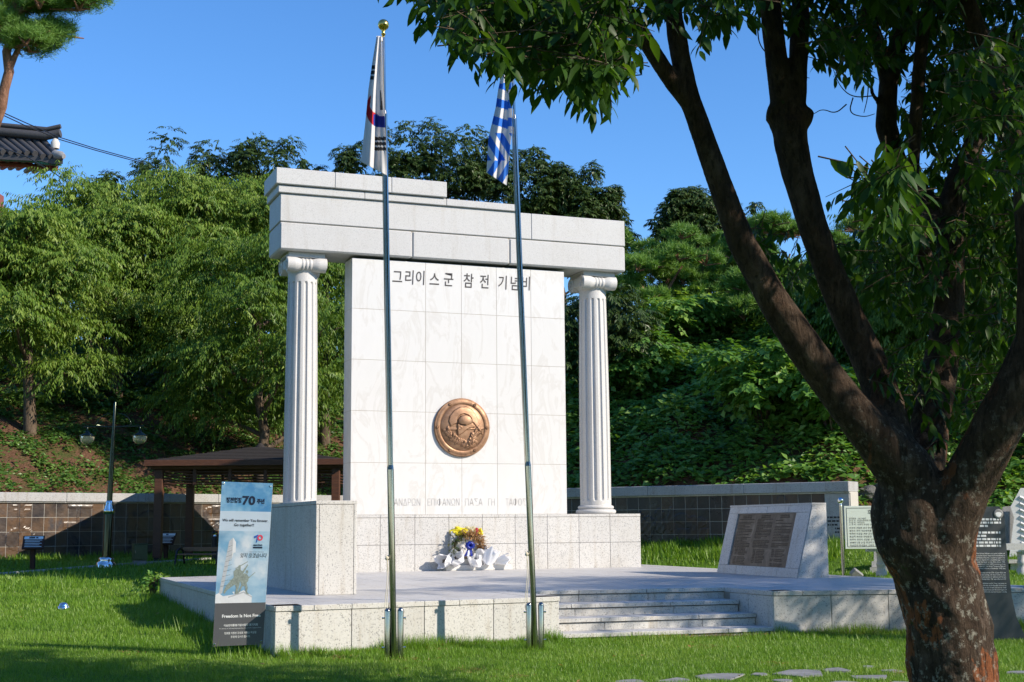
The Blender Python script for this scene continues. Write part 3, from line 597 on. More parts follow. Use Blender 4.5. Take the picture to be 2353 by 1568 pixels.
lump('tissue', yc, (.055, .05, .085), MT['yellow'], 8, y2, .35); mb = MB(); rc = ony(*zpx(1190, 470), KY*.8)
ribbon(mb, [rc+np.array([.035*math.sin(2.2*i), -.035*math.cos(2.2*i)-.03, -.1+.01*i]) for i in range(20)], .035, (.3, 0, 1)); mb.v = [(x, y, max(z, KZ+.003)) for x, y, z in mb.v]; mb.build('ribbon', MT['red_ribbon'], y2)
# ------------------------------------------------------------------ flagpoles and flags
def flagpole(label, ub, vb, ut, vt, knot_v, gold):
    b = onz(ub, vb, 0.0); q0 = float((b-CAM)@fwd); H = (vb-vt)/FD*q0; t = at(ut, vt, q0+H*math.sin(PITCH)); P = lambda s: b+(t-b)*s
    o = thing('flagpole', label, 'flagpole', tuple(b), 'flagpoles in front of the terrace'); b0 = b-(t-b)/H*.15
    mb = MB(); mb.tube([b0, P(.29)], .0365, 18); mb.tube([P(.29), P(.297)], [.0365, .03], 18); mb.tube([P(.297), P(.86)], .029, 18); mb.tube([P(.86), P(.866)], [.027, .02], 18); mb.tube([P(.866), P(.995)], .0185, 16); mb.build('pole', MT['steel'], o)
    mb = MB(); mb.lathe([(.0195, -.06), (.0195, -.03), (.03, -.022), (.02, 0), (.028, .03)]+[(max(.001, .068*math.sin(a)), .098-.068*math.cos(a)) for a in np.linspace(.45, 3.1, 14)], 24, tuple(P(1.0)-np.array([0, 0, .03]))); mb.build('finial', MT['gold'], o)
    rt = np.array([HR[0], HR[1], 0])
    for sgn in (-1, 1):
        c = b+rt*sgn*.073+np.array([HF[0], HF[1], 0])*(.012*sgn); mb = MB(); mb.lathe([(.036, -.1), (.036, .545), (.033, .565), (.022, .578), (.004, .583)], 20, tuple(c)); sl = mb.build('sleeve', MT['steel'], o)
        for z in (.14, .47): mb = MB(); pz = c+np.array([0, 0, z]); mb.tube([pz, pz+rt*sgn*.05], .009, 8); mb.tube([pz+rt*sgn*.05, pz+rt*sgn*.062], .013, 6); mb.build('bolt', MT['chrome'], sl)
    k = b+(t-b)*((vb-knot_v)/(vb-vt)); kk = k-rt*.055-fwd*.02
    mb = MB()
    for dx, s1 in ((-.034, .97), (-.048, .955)): mb.tube([kk+rt*.02, kk+(P(s1)+rt*dx-kk)*.5+rt*(.012), P(s1)+rt*dx*.8], .004, 5)
    for dx in (0, -.02): mb.tube([kk, kk+rt*(.02+dx)+np.array([0, 0, -.25]), kk+rt*(-.005+dx)+np.array([0, 0, -.52]), kk+rt*(.02+dx*2)+np.array([0, 0, -.66]), kk+rt*.05+np.array([0, 0, -.62]), kk+rt*.04+np.array([0, 0, -.4])], .0045, 5)
    for i in range(3): mb.tube([kk+np.array([.018*math.cos(a+i), -.018*math.sin(a), .012*i+.012*math.sin(2*a)]) for a in np.linspace(0, 6.3, 12)], .008, 5)
    mb.tube([kk, k], .009, 6); mb.build('halyard', MT['rope'], o); mb = MB(); pp = P(.985); mb.box(pp[0]-.06, pp[0]-.015, pp[1]-.012, pp[1]+.012, pp[2]-.03, pp[2]+.02, .004); mb.build('pulley', MT['white_text'], o)
    return b, P, q0
bL, PL, qL = flagpole('polished steel flagpole with a gold ball, flying the white flag, near the banner', 905, 1517, 881, 70, 1295, True)
bR, PR, qR = flagpole('polished steel flagpole carrying the blue and white striped flag, its top in leaves', 1230, 1498, 1175, 85, 1285, True)
MT['flag_white'] = leaf('flag_white', (.8, .79, .8), (.8, .79, .8), (.8, .79, .8), .35, .7, .2, (1, 1, 1)); MT['flag_red'] = leaf('flag_red', (.55, .02, .03), (.55, .02, .03), (.55, .02, .03), .2, .7, .2, (1, 1, 1))
MT['flag_blue'] = leaf('flag_blue', (.02, .04, .3), (.02, .04, .3), (.02, .04, .3), .2, .7, .2, (1, 1, 1)); MT['flag_black'] = plain('flag_black', (.012, .012, .014), .7); MT['flag_azure'] = leaf('flag_azure', (.045, .22, .74), (.045, .22, .74), (.045, .22, .74), .3, .7, .2, (1, 1, 1))
def flag(label, outline, colour, mats, P, q0, pole_r):
    """limp cloth: outline gives (v, u_left, u_right) rows in the view; folds run down the cloth"""
    nv, nu = 150, 60; vs = np.linspace(outline[0][0], outline[-1][0], nv); ul = np.interp(vs, [r[0] for r in outline], [r[1] for r in outline]); ur = np.interp(vs, [r[0] for r in outline], [r[2] for r in outline])
    V = np.zeros((nv, nu, 3)); UVa = np.zeros((nv, nu, 2)); S = np.linspace(0, 1, nu)
    for i, v in enumerate(vs):
        for j, s in enumerate(S):
            fr = (v-outline[0][0])/(outline[-1][0]-outline[0][0]); vv = v+ (outline[0][3]*(s-.5) if fr > .6 else 0)*sstep((fr-.6)/.4)
            u = ul[i]+(ur[i]-ul[i])*s; amp = .015+.03*fr; dep = amp*math.sin(s*9.5+1.6*fr+.6)+.5*amp*math.sin(s*17-2*fr)
            H = (1515-v)/FD*q0; V[i, j] = at(u, vv, q0+H*math.sin(PITCH)-.03+dep); UVa[i, j] = (u, vv)
    ids = np.arange(nv*nu).reshape(nv, nu); F = np.stack([ids[:-1, :-1], ids[1:, :-1], ids[1:, 1:], ids[:-1, 1:]], -1).reshape(-1, 4)
    c = ((UVa[:-1, :-1]+UVa[1:, 1:])/2).reshape(-1, 2); mi = np.array([colour(a, b) for a, b in c]); me = npmesh('flag', V, F, True, np.full(nv*nu, .5), mi)
    for m in mats: me.materials.append(m)
    o = tag(link('flag', me, None), label, 'flag'); md_ = o.modifiers.new('thick', 'SOLIDIFY'); md_.thickness = .003; return o
def z6(x, y): return (1300+x*.478)/1.7408, (50+y*.478)/1.7408
def kr(u, v):
    x, y = (u*1.7408-1300)/.478, (v*1.7408-50)/.478; mid = 470-(y-200)*.0  # close-up pixels
    sk = lambda x, y: x+(y-440)*.17
    for y0, y1 in ((443, 472), (488, 516), (532, 562)):
        if y0 < y < y1 and 390 < sk(x, y) < 428 and x < 420: return 3
    for y0, y1 in ((1043, 1072), (1086, 1114), (1128, 1157)):
        if y0 < y < y1 and x > 416: return 3
    if 655 < y < 820 and x > 462 and (x-462) < (y-650)*.1+6: return 3
    # emblem half hidden behind the folded-over corner
    e = ((x-470)/128)**2+((y-810)/155)**2
    over = x > np.interp(y, [200, 650, 790, 830, 870], [440, 393, 375, 400, 460]) and y < 870
    if e < 1 and not over:
        return 2 if (x > 405 and y > 853) else 1
    return 0
flag('limp white South Korean flag with red and blue disc on the left pole', [(83, 866, 876, 32), (150, 855, 878), (207, 847, 880), (248, 843, 882), (303, 837.4, 885), (388, 829, 889)], kr, [MT['flag_white'], MT['flag_red'], MT['flag_blue'], MT['flag_black']], PL, qL, .03)
def gr(u, v):
    x, y = (u*1.7408-1300)/.478, (v*1.7408-50)/.478
    if x > 1530 and y < 980: return 1 if (y-430) % 150 < 70 else 0
    if y < 1010:
        k = (y-430)+ .32*(1530-x)*(1 if y > 640 else -.4); return 1 if (k % 158) < 72 and not (y < 470) else (1 if y < 470 and x < 1535 else 0)
    if y < 1240: k = (x-1370)-(y-1010)*.62; return 1 if (k % 118) > 52 else 0
    k = (x-1360)+(y-1240)*.6; return 1 if (k % 118) > 60 else 0
flag('limp blue and white striped Greek flag hanging on the right pole', [(120, 1163, 1172, 30), (146, 1157.8, 1172), (207, 1145, 1174), (249, 1139, 1176), (303, 1125.7, 1176), (325, 1122, 1173), (412, 1118, 1164)], gr, [MT['flag_white'], MT['flag_azure']], PR, qR, .03)
# ------------------------------------------------------------------ standing banner
QB = 16.15; bTL, bTR, bBL, bBR = at(510, 1107, QB+.28), at(627, 1111, QB+.3), at(488.5, 1486, QB), at(604.5, 1481, QB+.05)
ban = thing('standing_banner', 'tall printed memorial banner standing in the grass before the terrace corner', 'banner', tuple(np.array([(bBL+bBR)[0]/2, (bBL+bBR)[1]/2, 0])))
ex_ = (bTR-bTL+bBR-bBL)/2; BW = np.linalg.norm(ex_); ex_ /= BW; ey_ = (bTL-bBL+bTR-bBR)/2; BH = np.linalg.norm(ey_); ey_ /= BH; ez_ = np.cross(ex_, ey_); ez_ /= np.linalg.norm(ez_)
def bp(s, t, d=0.0): return bTL*(1-s)*(1-t)+bTR*s*(1-t)+bBL*(1-s)*t+bBR*s*t+ez_*d
def bquad(name, poly, mat, d, parent=None):
    mb = MB(); mb.prism([(s, t) for s, t in poly], lambda a, b, k: bp(a, b, d-.0004+(.0004 if k else 0))); return mb.build(name, mat, parent or ban)
def printed_sky(name, a, b, c3):
    t = NT(name); p = t.obj(); n = t.noise(p, 3.2, 5, .55); n2 = t.noise(t.scale(p, 1, 1, 1.8), 2.0, 4); m_ = t.mix(t.ramp(n2, [(.35, 0), (.62, 1)]), a, b); t.set(t.mix(t.ramp(n, [(.5, 0), (.68, .8)]), m_, c3), .35); return t.m
MT['ps1'] = printed_sky('print_sky_deep', (.05, .2, .45), (.13, .34, .56), (.32, .52, .68)); MT['ps2'] = printed_sky('print_sky_pale', (.17, .36, .55), (.4, .55, .68), (.72, .74, .78)); MT['pgrey'] = plain('print_grey', (.1, .1, .108), .4, 0, .06)
MT['pband'] = plain('print_band', (.5, .6, .72), .4, 0, .1, 3); MT['pstone'] = plain('print_stone', (.48, .5, .54), .4, 0, .25, 30); MT['pstone2'] = plain('print_stone_light', (.72, .73, .76), .4, 0, .15, 20); MT['pbronze'] = plain('print_bronze', (.26, .3, .27), .4, 0, .75, 45)
MT['pdark'] = plain('print_navy', (.012, .02, .05), .4); MT['pred'] = plain('print_red', (.7, .06, .1), .4); MT['pblue'] = plain('print_blue', (.03, .12, .45), .4)
mb = MB(); mb.prism([(0, 0), (1, 0), (1, 1), (0, 1)], lambda a, b, k: bp(a, b, -.006+.006*k)); mb.build('sheet', MT['sign_white'], ban)
bquad('print_panel', [(0, .0), (1, 0), (1, .18), (0, .18)], MT['ps1'], .0012); bquad('print_panel', [(0, .18), (1, .18), (1, .302), (0, .302)], MT['pband'], .0012)
bquad('print_panel', [(0, .302), (1, .302), (1, .742), (0, .742)], MT['ps2'], .0012); bquad('print_panel', [(0, .742), (1, .742), (1, 1), (0, 1)], MT['pgrey'], .0012)
pic = bquad('printed_tower', [(.21, .365), (.285, .342), (.285, .66), (.06, .69)], MT['pstone'], .002); bquad('printed_tower_side', [(.285, .342), (.345, .37), (.37, .69), (.285, .66)], MT['pstone2'], .002, pic)
for k in range(9): bquad('printed_course', [(.2-.014*k, .4+.03*k), (.284, .387+.03*k), (.284, .389+.03*k), (.2-.014*k, .402+.03*k)], MT['pgrey'], .0026, pic)
ped = bquad('printed_pedestal', [(0, .69), (.06, .68), (.15, .7), (.36, .69), (.55, .665), (.72, .7), (.72, .742), (0, .742)], MT['pstone2'], .003); bquad('printed_cornice', [(.25, .703), (.55, .672), (.73, .705), (.73, .712), (.55, .682), (.25, .711)], MT['pstone'], .0036, ped)
for pl in ([(.16, .665), (.2, .635), (.3, .6), (.34, .585), (.33, .55), (.38, .535), (.42, .53), (.46, .535), (.5, .55), (.58, .515), (.6, .505), (.61, .512), (.52, .565), (.5, .585), (.47, .6), (.46, .635), (.44, .67), (.46, .685), (.38, .69), (.4, .65), (.37, .63), (.3, .645), (.22, .665), (.18, .685), (.155, .68)],
           [(.46, .6), (.5, .57), (.55, .56), (.61, .57), (.64, .585), (.63, .61), (.6, .62), (.63, .65), (.62, .675), (.66, .69), (.6, .69), (.57, .64), (.52, .64), (.48, .675), (.43, .685), (.5, .63)], [(.36, .53), (.6, .487), (.6, .492), (.37, .536)], [(.26, .6), (.5, .6), (.5, .605), (.26, .606)], [(.58, .6), (.76, .553), (.76, .557), (.58, .61)], [(.415, .527), (.425, .513), (.455, .51), (.47, .522), (.465, .535), (.43, .537)], [(.57, .56), (.575, .545), (.61, .541), (.625, .553), (.61, .565)]): bquad('printed_soldiers', pl, MT['pbronze'], .0042)
def btext(body, s, t, hgt, mat, wid=None, bold=0.0, align='CENTER', shear=0.0):
    o = bp(s, t, .0046); m = frame_mat(tuple(o), tuple(bp(s+.1, t)-bp(s-.1, t)), tuple(ey_)); text('lettering', body, m, hgt, mat, ban, align=align, bold=bold, shear=shear, fit=wid)
K, Wt = MT['black_text'], MT['white_text']; NV = MT['pdark']
btext('정전협정', .255, .112, .066, NV, .18, .0022); btext('70', .55, .11, .14, NV, .155, .005); btext('주년', .785, .115, .062, NV, .09, .0022)
btext('We will remember You forever.', .505, .235, .045, K, .54, .0006); btext('Go together!!', .485, .263, .045, K, .235, .0006)
for pts, mt in (([(.69, .334), (.77, .322), (.79, .33), (.755, .372), (.735, .372), (.755, .338), (.7, .347)], 'pblue'),): bquad('printed_logo', pts, MT[mt], .0046)
ring = [(.815+.055*math.cos(a), .342+.0185*math.sin(a)) for a in np.linspace(0, 2*math.pi, 25)]; ri = [(.815+.026*math.cos(a), .342+.009*math.sin(a)) for a in np.linspace(0, 2*math.pi, 25)]
mb = MB(); mb.add([bp(a, b, .0047) for a, b in ring+ri], [(i, i+1, 26+i, 25+i) for i in range(24)]); mb.build('printed_logo', MT['pred'], ban)
btext('AMAZING', .775, .388, .026, NV, .11, .001); bquad('printed_bar', [(.685, .398), (.87, .398), (.87, .408), (.685, .408)], MT['pdark'], .0044); btext('대한민국을 지켜낸 그대들의 헌신을', .76, .43, .011, NV, .17); btext('잊지 않겠습니다', .71, .452, .06, K, .31, .0, 'CENTER', .25)
btext('Freedom Is Not Free', .535, .82, .05, Wt, .45, .0016); btext('이승만대통령기념사업회 경기지회', .535, .877, .03, Wt, .395, .0006); btext('East Branch of The memorial association for president Syngman Rhee', .53, .895, .016, Wt, .485)
btext('정효종 이정선 강성표 이미순 박상윤', .535, .924, .03, Wt, .375, .0004); btext('후원에 감사드립니다', .54, .947, .03, Wt, .225, .0003)
for s, t in ((.035, .012), (.965, .018), (.035, .988), (.965, .98)): mb = MB(); p_ = bp(s, t, .003); mb.lathe([(.012, -.001), (.012, .003), (.007, .005)], 12, (0, 0, 0)); mm = frame_mat(tuple(p_), tuple(ex_), tuple(ey_)); mb.v = [tuple(mm @ Vector(v)) for v in mb.v]; mb.build('grommet', MT['chrome'], ban)
mb = MB(); hub = bp(.5, .62, -.12)
for s, t in ((.03, .01), (.97, .01), (.03, .99), (.97, .99)): mb.tube([bp(s, t, -.008), hub], .006, 6)
mb.tube([hub, bp(.5, 1.03, -.5)*np.array([1, 1, 0])+np.array([0, 0, .01])], .008, 6); mb.tube([bp(.06, 1.0, -.02), bp(.06, 1.0, -.02)*np.array([1, 1, 0])], .008, 6); mb.tube([bp(.94, 1.0, -.02), bp(.94, 1.0, -.02)*np.array([1, 1, 0])], .008, 6); mb.build('stand_frame', MT['black_metal'], ban)
# ------------------------------------------------------------------ inclined plaque stone on the terrace
F0, F1, F2 = np.array([3.79, -4.25]), np.array([3.57, -7.34]), np.array([4.17, -7.46]); dd = F0-F1; LP = np.linalg.norm(dd); dd /= LP; bb = np.array([dd[1], -dd[0]])
plq = thing('plaque_stone', 'sloping granite block bearing a dark bronze inscription plate at the terrace right', 'memorial stone', (3.9, -5.8, ZP))
PT = 1.855; DB, DT = .6, .27
def pf(s, v, d=0.0):      # s along the face (0 far, 1 near), v 0 top - 1 bottom, d out of the face
    lo = DB-DT; o = F0-dd*LP*s; nx = np.array([-bb[0]*(PT-ZP), -bb[1]*(PT-ZP), -lo*-1]); nx /= np.linalg.norm(nx); xy_ = o+bb*(lo*(1-v)); return np.array([xy_[0], xy_[1], ZP+(PT-.035-ZP)*(1-v)])+nx*d
bk = lambda s, z: np.array([*(F0-dd*LP*s+bb*DB), z])
def hexp(name, mat, s0, s1, v0, v1, d0, d1, parent=plq): return MB().hexa([pf(s0, v1, d0), pf(s1, v1, d0), pf(s1, v0, d0), pf(s0, v0, d0), pf(s0, v1, d1), pf(s1, v1, d1), pf(s1, v0, d1), pf(s0, v0, d1)]).build(name, mat, parent)
MB().hexa([pf(.005, 1, -.03), pf(.995, 1, -.03), bk(.995, ZP), bk(.005, ZP), pf(.005, 0, -.03), pf(.995, 0, -.03), bk(.995, PT-.036), bk(.005, PT-.036)]).build('core', MT['joint'], plq)
PS0, PS1, PV0, PV1 = .125, .845, .1, .87
for s0, s1, v0, v1 in [(a, b, 0, PV0) for a, b in ((0, .245), (.245, .49), (.49, .745), (.745, .998))]+[(a, b, PV1, 1) for a, b in ((0, .25), (.25, .5), (.5, .755), (.755, .998))]+[(0, PS0, PV0, PV1), (PS1, .998, PV0, PV1)]: hexp('facing_panel', G, s0+.0015, s1-.0015, v0+.002, v1-.002, -.03, .0)
hexp('bronze_plate', MT['old_bronze'], PS0+.004, PS1-.004, PV0+.006, PV1-.006, -.029, -.02)
rt_ = random.Random(8)
def tline(mb, s, w_, v, hh):
    x = s
    while x < s+w_-.004:
        ww = rt_.uniform(.006, .02); mb.hexa([pf(x, v+hh, -.02), pf(min(x+ww, s+w_), v+hh, -.02), pf(min(x+ww, s+w_), v, -.02), pf(x, v, -.02), pf(x, v+hh, -.014), pf(min(x+ww, s+w_), v+hh, -.014), pf(min(x+ww, s+w_), v, -.014), pf(x, v, -.014)]); x += ww+.0035
for c0, wd in ((.15, .19), (.385, .19), (.615, .19)):
    v = .125; mb = MB(); k = 0
    while v < .84:
        if k < 2: tline(mb, c0+.04, wd-.08, v, .017)
        elif v < .6: tline(mb, c0, wd*rt_.choice((1, 1, 1, .45, .8)), v, .0115)
        else: tline(mb, c0+.02, .03, v, .0115); tline(mb, c0+.065, wd*.55*rt_.uniform(.8, 1.1), v, .0115)
        v += .0225 if k > 1 else .028; k += 1
        if rt_.random() < .1: v += .02
    tag(mb.build('raised_text', MT['old_bronze_raised'], plq), kind='stuff')
MB().hexa([pf(1.002, 1, -.012), bk(1.002, ZP)+np.array([0, 0, 0]), bk(1.002, PT-.037), pf(1.002, 0.0, -.012), pf(1.0, 1, -.012), bk(1.0, ZP), bk(1.0, PT-.037), pf(1.0, 0, -.012)]).build('end_panel', G, plq)
t0, t1 = pf(-.003, 0, .004), pf(1.004, 0, .004); b0_, b1_ = bk(-.003, PT-.035), bk(1.004, PT-.035); e_ = np.array([0, 0, .033]); MB().hexa([t0, t1, b1_, b0_, t0+e_, t1+e_, b1_+e_, b0_+e_]).build('coping_stone', G, plq)
# ------------------------------------------------------------------ relief walls
def relief_wall(label, P0, P1, L0, L1, ztop, zbase, caph, rows, tw_, tmat, rmat, end_pillar=None, motif=()):
    """P0 -> P1: ground line of the front face seen left to right, tiled between L0 and L1 metres"""
    P0, P1 = np.array(P0[:2]), np.array(P1[:2]); d = P1-P0; LL = np.linalg.norm(d); d /= LL; nr = np.array([d[1], -d[0]])     # towards the viewer
    o = thing('relief_wall', label, 'wall', (*(P0+d*LL/2), zbase)); T = lambda s, out, z: np.array([*(P0+d*s+nr*out), z])
    def bx(name, s0, s1, o0, o1, z0, z1, mat, b=.004, parent=o):
        mb = MB().box(s0, s1, o0, o1, z0, z1, b); mb.v = [tuple(T(x, y, z)) for x, y, z in mb.v]; mb.f = [tuple(reversed(f)) for f in mb.f]; return mb.build(name, mat, parent)
    bx('backing', 0, LL, -.5, .0065, zbase-.6, ztop-caph+.004, MT['grout'], .002)
    th_ = (ztop-caph-.03-zbase)/rows; n = int(round((L1-L0)/tw_)); tw2 = (L1-L0)/n; shared = MB().box(.005, tw2-.005, 0, .024, .005, th_-.005, .004)
    ang = math.atan2(d[1], d[0])
    for j in range(-1, rows):
        for i in range(n):
            xs_ = np.linspace(.005, tw2-.005, 10); zs_ = np.linspace(.005, th_-.005, 11); XX, ZZ_ = np.meshgrid(L0+i*tw2+xs_, zbase+j*th_+zs_); hh_ = np.zeros(XX.shape)
            for s0, z0, pl in motif:
                if abs(s0-XX.mean()) < 2.2: hh_ = np.maximum(hh_, inpoly(XX-s0, ZZ_-z0, pl)*.009)
            if hh_.max() > 0:
                ho = .012+hh_*(.8+.2*np.sin(XX*31)*np.sin(ZZ_*27))
                V = [T(a_, b_, c_) for a_, b_, c_ in zip(XX.ravel(), ho.ravel(), ZZ_.ravel())]; ii = np.arange(110).reshape(11, 10); F = np.stack([ii[:-1, :-1], ii[:-1, 1:], ii[1:, 1:], ii[1:, :-1]], -1).reshape(-1, 4); link('relief_tile', npmesh('relief_tile', V, F, False), tmat, o); continue
            mb = MB(); mb.v = list(shared.v); mb.f = [tuple(reversed(f)) for f in shared.f]; mb.sm = list(shared.sm); mb.v = [tuple(T(L0+i*tw2+x, -.012+y, zbase+j*th_+z)) for x, y, z in mb.v]; mb.build('relief_tile', tmat, o)
    nc = max(2, int(LL/2.1))
    for i in range(nc): bx('cap_stone', LL*i/nc+.002, LL*(i+1)/nc-.002, -.55, .1, ztop-caph, ztop, MT['granite_d'], .012)
    bx('cap_fillet', .002, LL-.002, -.3, .06, ztop-caph-.028, ztop-caph-.003, MT['granite'], .004)
    if end_pillar: bx('end_pillar', L1+.005, LL-.02, -.5, .035, zbase-.5, ztop-caph-.03, MT['granite_d'], .01)
    return o, T
hl = lambda u: -.0077*(u-UC)+VC+FD*math.tan(PITCH)
w0, w1 = at(-260, 1210, 33.9), at(800, 1210, 42.4)
def ell(cx_, cy_, a, b, n=16): return [(cx_+a*math.cos(t_), cy_+b*math.sin(t_)) for t_ in np.linspace(0, 2*math.pi, n, endpoint=False)]
def rect(x, y, w_, h_): return [(x, y), (x+w_, y), (x+w_, y+h_), (x, y+h_)]
turtle = [ell(.0, .15, .2, .17), ell(.62, .05, .52, .34), rect(-.12, -.36, 1.35, .1), rect(-.05, -.55, 1.2, .12), ell(-.05, -.12, .14, .2), ell(1.05, -.1, .16, .2)]+[rect(-.2+.23*k, -.78, .17, .16) for k in range(6)]
box_m = [rect(0, 0, .9, .12), rect(.06, -.45, .78, .4), rect(.0, -.56, .92, .08), rect(.35, .14, .12, .4), rect(.1, .5, .7, .08)]
arch = [rect(0, -.6, .12, 1.0), rect(.95, -.6, .12, 1.0), ell(.52, .42, .5, .12), rect(.15, .1, .75, .06), rect(.15, -.2, .75, .06)]+[ell(.25+.18*k, -.05, .07, .1) for k in range(4)]
lute = [ell(0, -.35, .4, .32, 20), rect(-.1, -.1, .2, .9), rect(-.25, .62, .5, .05), rect(-.25, .5, .5, .05), rect(-.22, .38, .44, .05)]
LLw = np.linalg.norm((w1-w0)[:2]); su = lambda u: (at(u, 1210, 33.9+(u+260)/1060*8.5)-w0)[:2]@((w1-w0)[:2]/LLw)
mot = [(su(690/1.7408/1.0*.0+283+5), 1.62, p) for p in turtle]+[(su(132), 1.55, p) for p in box_m]+[(su(452), 1.6, p) for p in arch]+[(su(36), 1.6, p) for p in lute]
lwall, LT = relief_wall('long brown glazed relief wall with a pale stone cap behind the lawn', w0, w1, 0, LLw-.05, 2.47, .68, .24, 4, .325, MT['tile_brown'], MT['tile_raised'], None, mot)
v0, v1 = at(1290, 1203, 35.8), at(1957, 1203, 31.5); LR = np.linalg.norm((v1-v0)[:2]); sr = lambda u: LR*(u-1290)/667*(1-.06*(1957-u)/667)
mot2 = [(sr(1545), 1.75, p) for p in (ell(0, 0, .12, .16), ell(.02, -.28, .14, .2), ell(.34, -.12, .1, .3), ell(.62, -.1, .22, .12), ell(.95, -.2, .34, .15), rect(.5, -.66, .8, .3), ell(-.3, -.3, .16, .28), ell(-.55, -.2, .12, .3))]+[(sr(1820), 2.02, p) for p in (ell(0, 0, .13, .17), ell(0, -.2, .25, .1))]
rwall, RTw = relief_wall('dark glazed relief wall with a grey stone cap behind the plaque stone', v0, v1, .0, LR-.62, 2.46, .95, .24, 4, .325, MT['tile_dark'], MT['tile_raised_dark'], True, mot2)
rtx = random.Random(21)
def dashes(name, P, ex, ey, w_, hgt, mat, parent, nrm):
    """a line of lettering too small to read: separate little strokes"""
    mb = MB(); x = 0.0; ex, ey, nrm, P = (np.array(v, float) for v in (ex, ey, nrm, P))
    while x < w_-hgt*.5:
        ww = min(rtx.uniform(.5, 2.6)*hgt, w_-x); q = P+ex*x; e = q+ex*ww; mb.add([q, e, e+ey*hgt, q+ey*hgt], [(0, 1, 2, 3)]); x += ww+hgt*.45
    mb.v = [tuple(np.array(v)+nrm*.002) for v in mb.v]; return tag(mb.build(name, mat, parent), kind='stuff')
drw = RTw(1, 0, 0)-RTw(0, 0, 0); nrw = RTw(0, 1, 0)-RTw(0, 0, 0)
for k, (x, wd) in enumerate(((0, .34), (0, .38), (0, .26), (.17, .16), (.17, .16))): dashes('engraved_line', RTw(LR-.56+x, .0365, 1.62-.085*k), drw, (0, 0, 1), wd, .04, MT['black_text'], rwall, nrw)
# ------------------------------------------------------------------ pavilion
QP = 34.5
def pv(u, v, dq=0.0): return at(u, v, QP+dq)
pf0 = stand(361, 1300, QP); pf1 = stand(770, 1300, QP); pz0 = float(pf0[2]); pex = (pf1-pf0)[:2]; PW = np.linalg.norm(pex); pex /= PW; pey = np.array([-pex[1], pex[0]]); PD = 3.4
pav = thing('garden_pavilion', 'brown timber pavilion with a low hipped roof and slatted frieze behind the banner', 'pavilion', tuple(pf0))
def pbx(name, a0, a1, b0, b1, z0, z1, mat, par=pav, b=.008):
    mb = MB().box(a0, a1, b0, b1, z0, z1, b); mb.v = [(pf0[0]+pex[0]*x+pey[0]*y, pf0[1]+pex[1]*x+pey[1]*y, pz0+z) for x, y, z in mb.v]; return mb.build(name, mat, par)
EZ = 2.32
for a in (0, PW):
    for b in (0, PD):
        pbx('post', a-.1, a+.1, b-.1, b+.1, .12, EZ, MT['wood']); pbx('post_shoe', a-.08, a+.08, b-.08, b+.08, -.2, .118, MT['black_metal'])
for b in (0, PD):
    pbx('beam', -.22, PW+.22, b-.06, b+.06, EZ+.005, EZ+.2, MT['wood'])
    for k in range(5): pbx('slat', .11, PW-.11, b-.02, b+.02, EZ-.36+.072*k, EZ-.36+.072*k+.028, MT['wood'], b=.003)
    for k in range(1, 5): pbx('slat_post', PW*k/5-.04, PW*k/5+.04, b-.035, b+.035, EZ-.4, EZ-.002, MT['wood'], b=.003)
for a in (0, PW):
    pbx('beam', a-.06, a+.06, .065, PD-.065, EZ+.005, EZ+.2, MT['wood'])
    for k in range(5): pbx('slat', a-.02, a+.02, .11, PD-.11, EZ-.36+.072*k, EZ-.36+.072*k+.028, MT['wood'], b=.003)
EO, RZ = .3, .44; roof = empty('roof', tuple(pf0)); roof.parent = pav; roof.matrix_parent_inverse = wm(pav).inverted()
def prf(a, b, z): return (pf0[0]+pex[0]*a+pey[0]*b, pf0[1]+pex[1]*a+pey[1]*b, pz0+z)
NRW = 9
for k in range(NRW):
    s0, s1 = k/NRW, (k+1)/NRW; i0, i1 = s0*.94, s1*.94+.012; c = np.array([PW/2, PD/2]); cor = np.array([(-EO, -EO), (PW+EO, -EO), (PW+EO, PD+EO), (-EO, PD+EO)]); lo = c+(cor-c)*(1-i0); hi = c+(cor-c)*(1-i1); zl, zh = EZ+.2+RZ*s0+.03, EZ+.2+RZ*s1+.012
    for e in range(4):
        p, q = lo[e], lo[(e+1) % 4]; r_, s_ = hi[(e+1) % 4], hi[e]; mb = MB(); mb.hexa([prf(*p, zl-.03), prf(*q, zl-.03), prf(*r_, zh-.03), prf(*s_, zh-.03), prf(*p, zl), prf(*q, zl), prf(*r_, zh), prf(*s_, zh)]); mb.build('roof_board', MT['shingle'], roof)
for e in range(4):
    b0 = (-EO-.02, PW+EO+.02, -EO-.02, -EO+.03) if e == 0 else (-EO-.02, PW+EO+.02, PD+EO-.03, PD+EO+.02) if e == 1 else (-EO-.02, -EO+.03, -EO+.032, PD+EO-.032) if e == 2 else (PW+EO-.03, PW+EO+.02, -EO+.032, PD+EO-.032)
    pbx('fascia', *b0, EZ+.08, EZ+.235, MT['wood'], roof)
MB().lathe([(.16, 0), (.12, .08), (.03, .16)], 12, prf(PW/2, PD/2, EZ+.2+RZ-.04)).build('finial', MT['shingle'], roof)
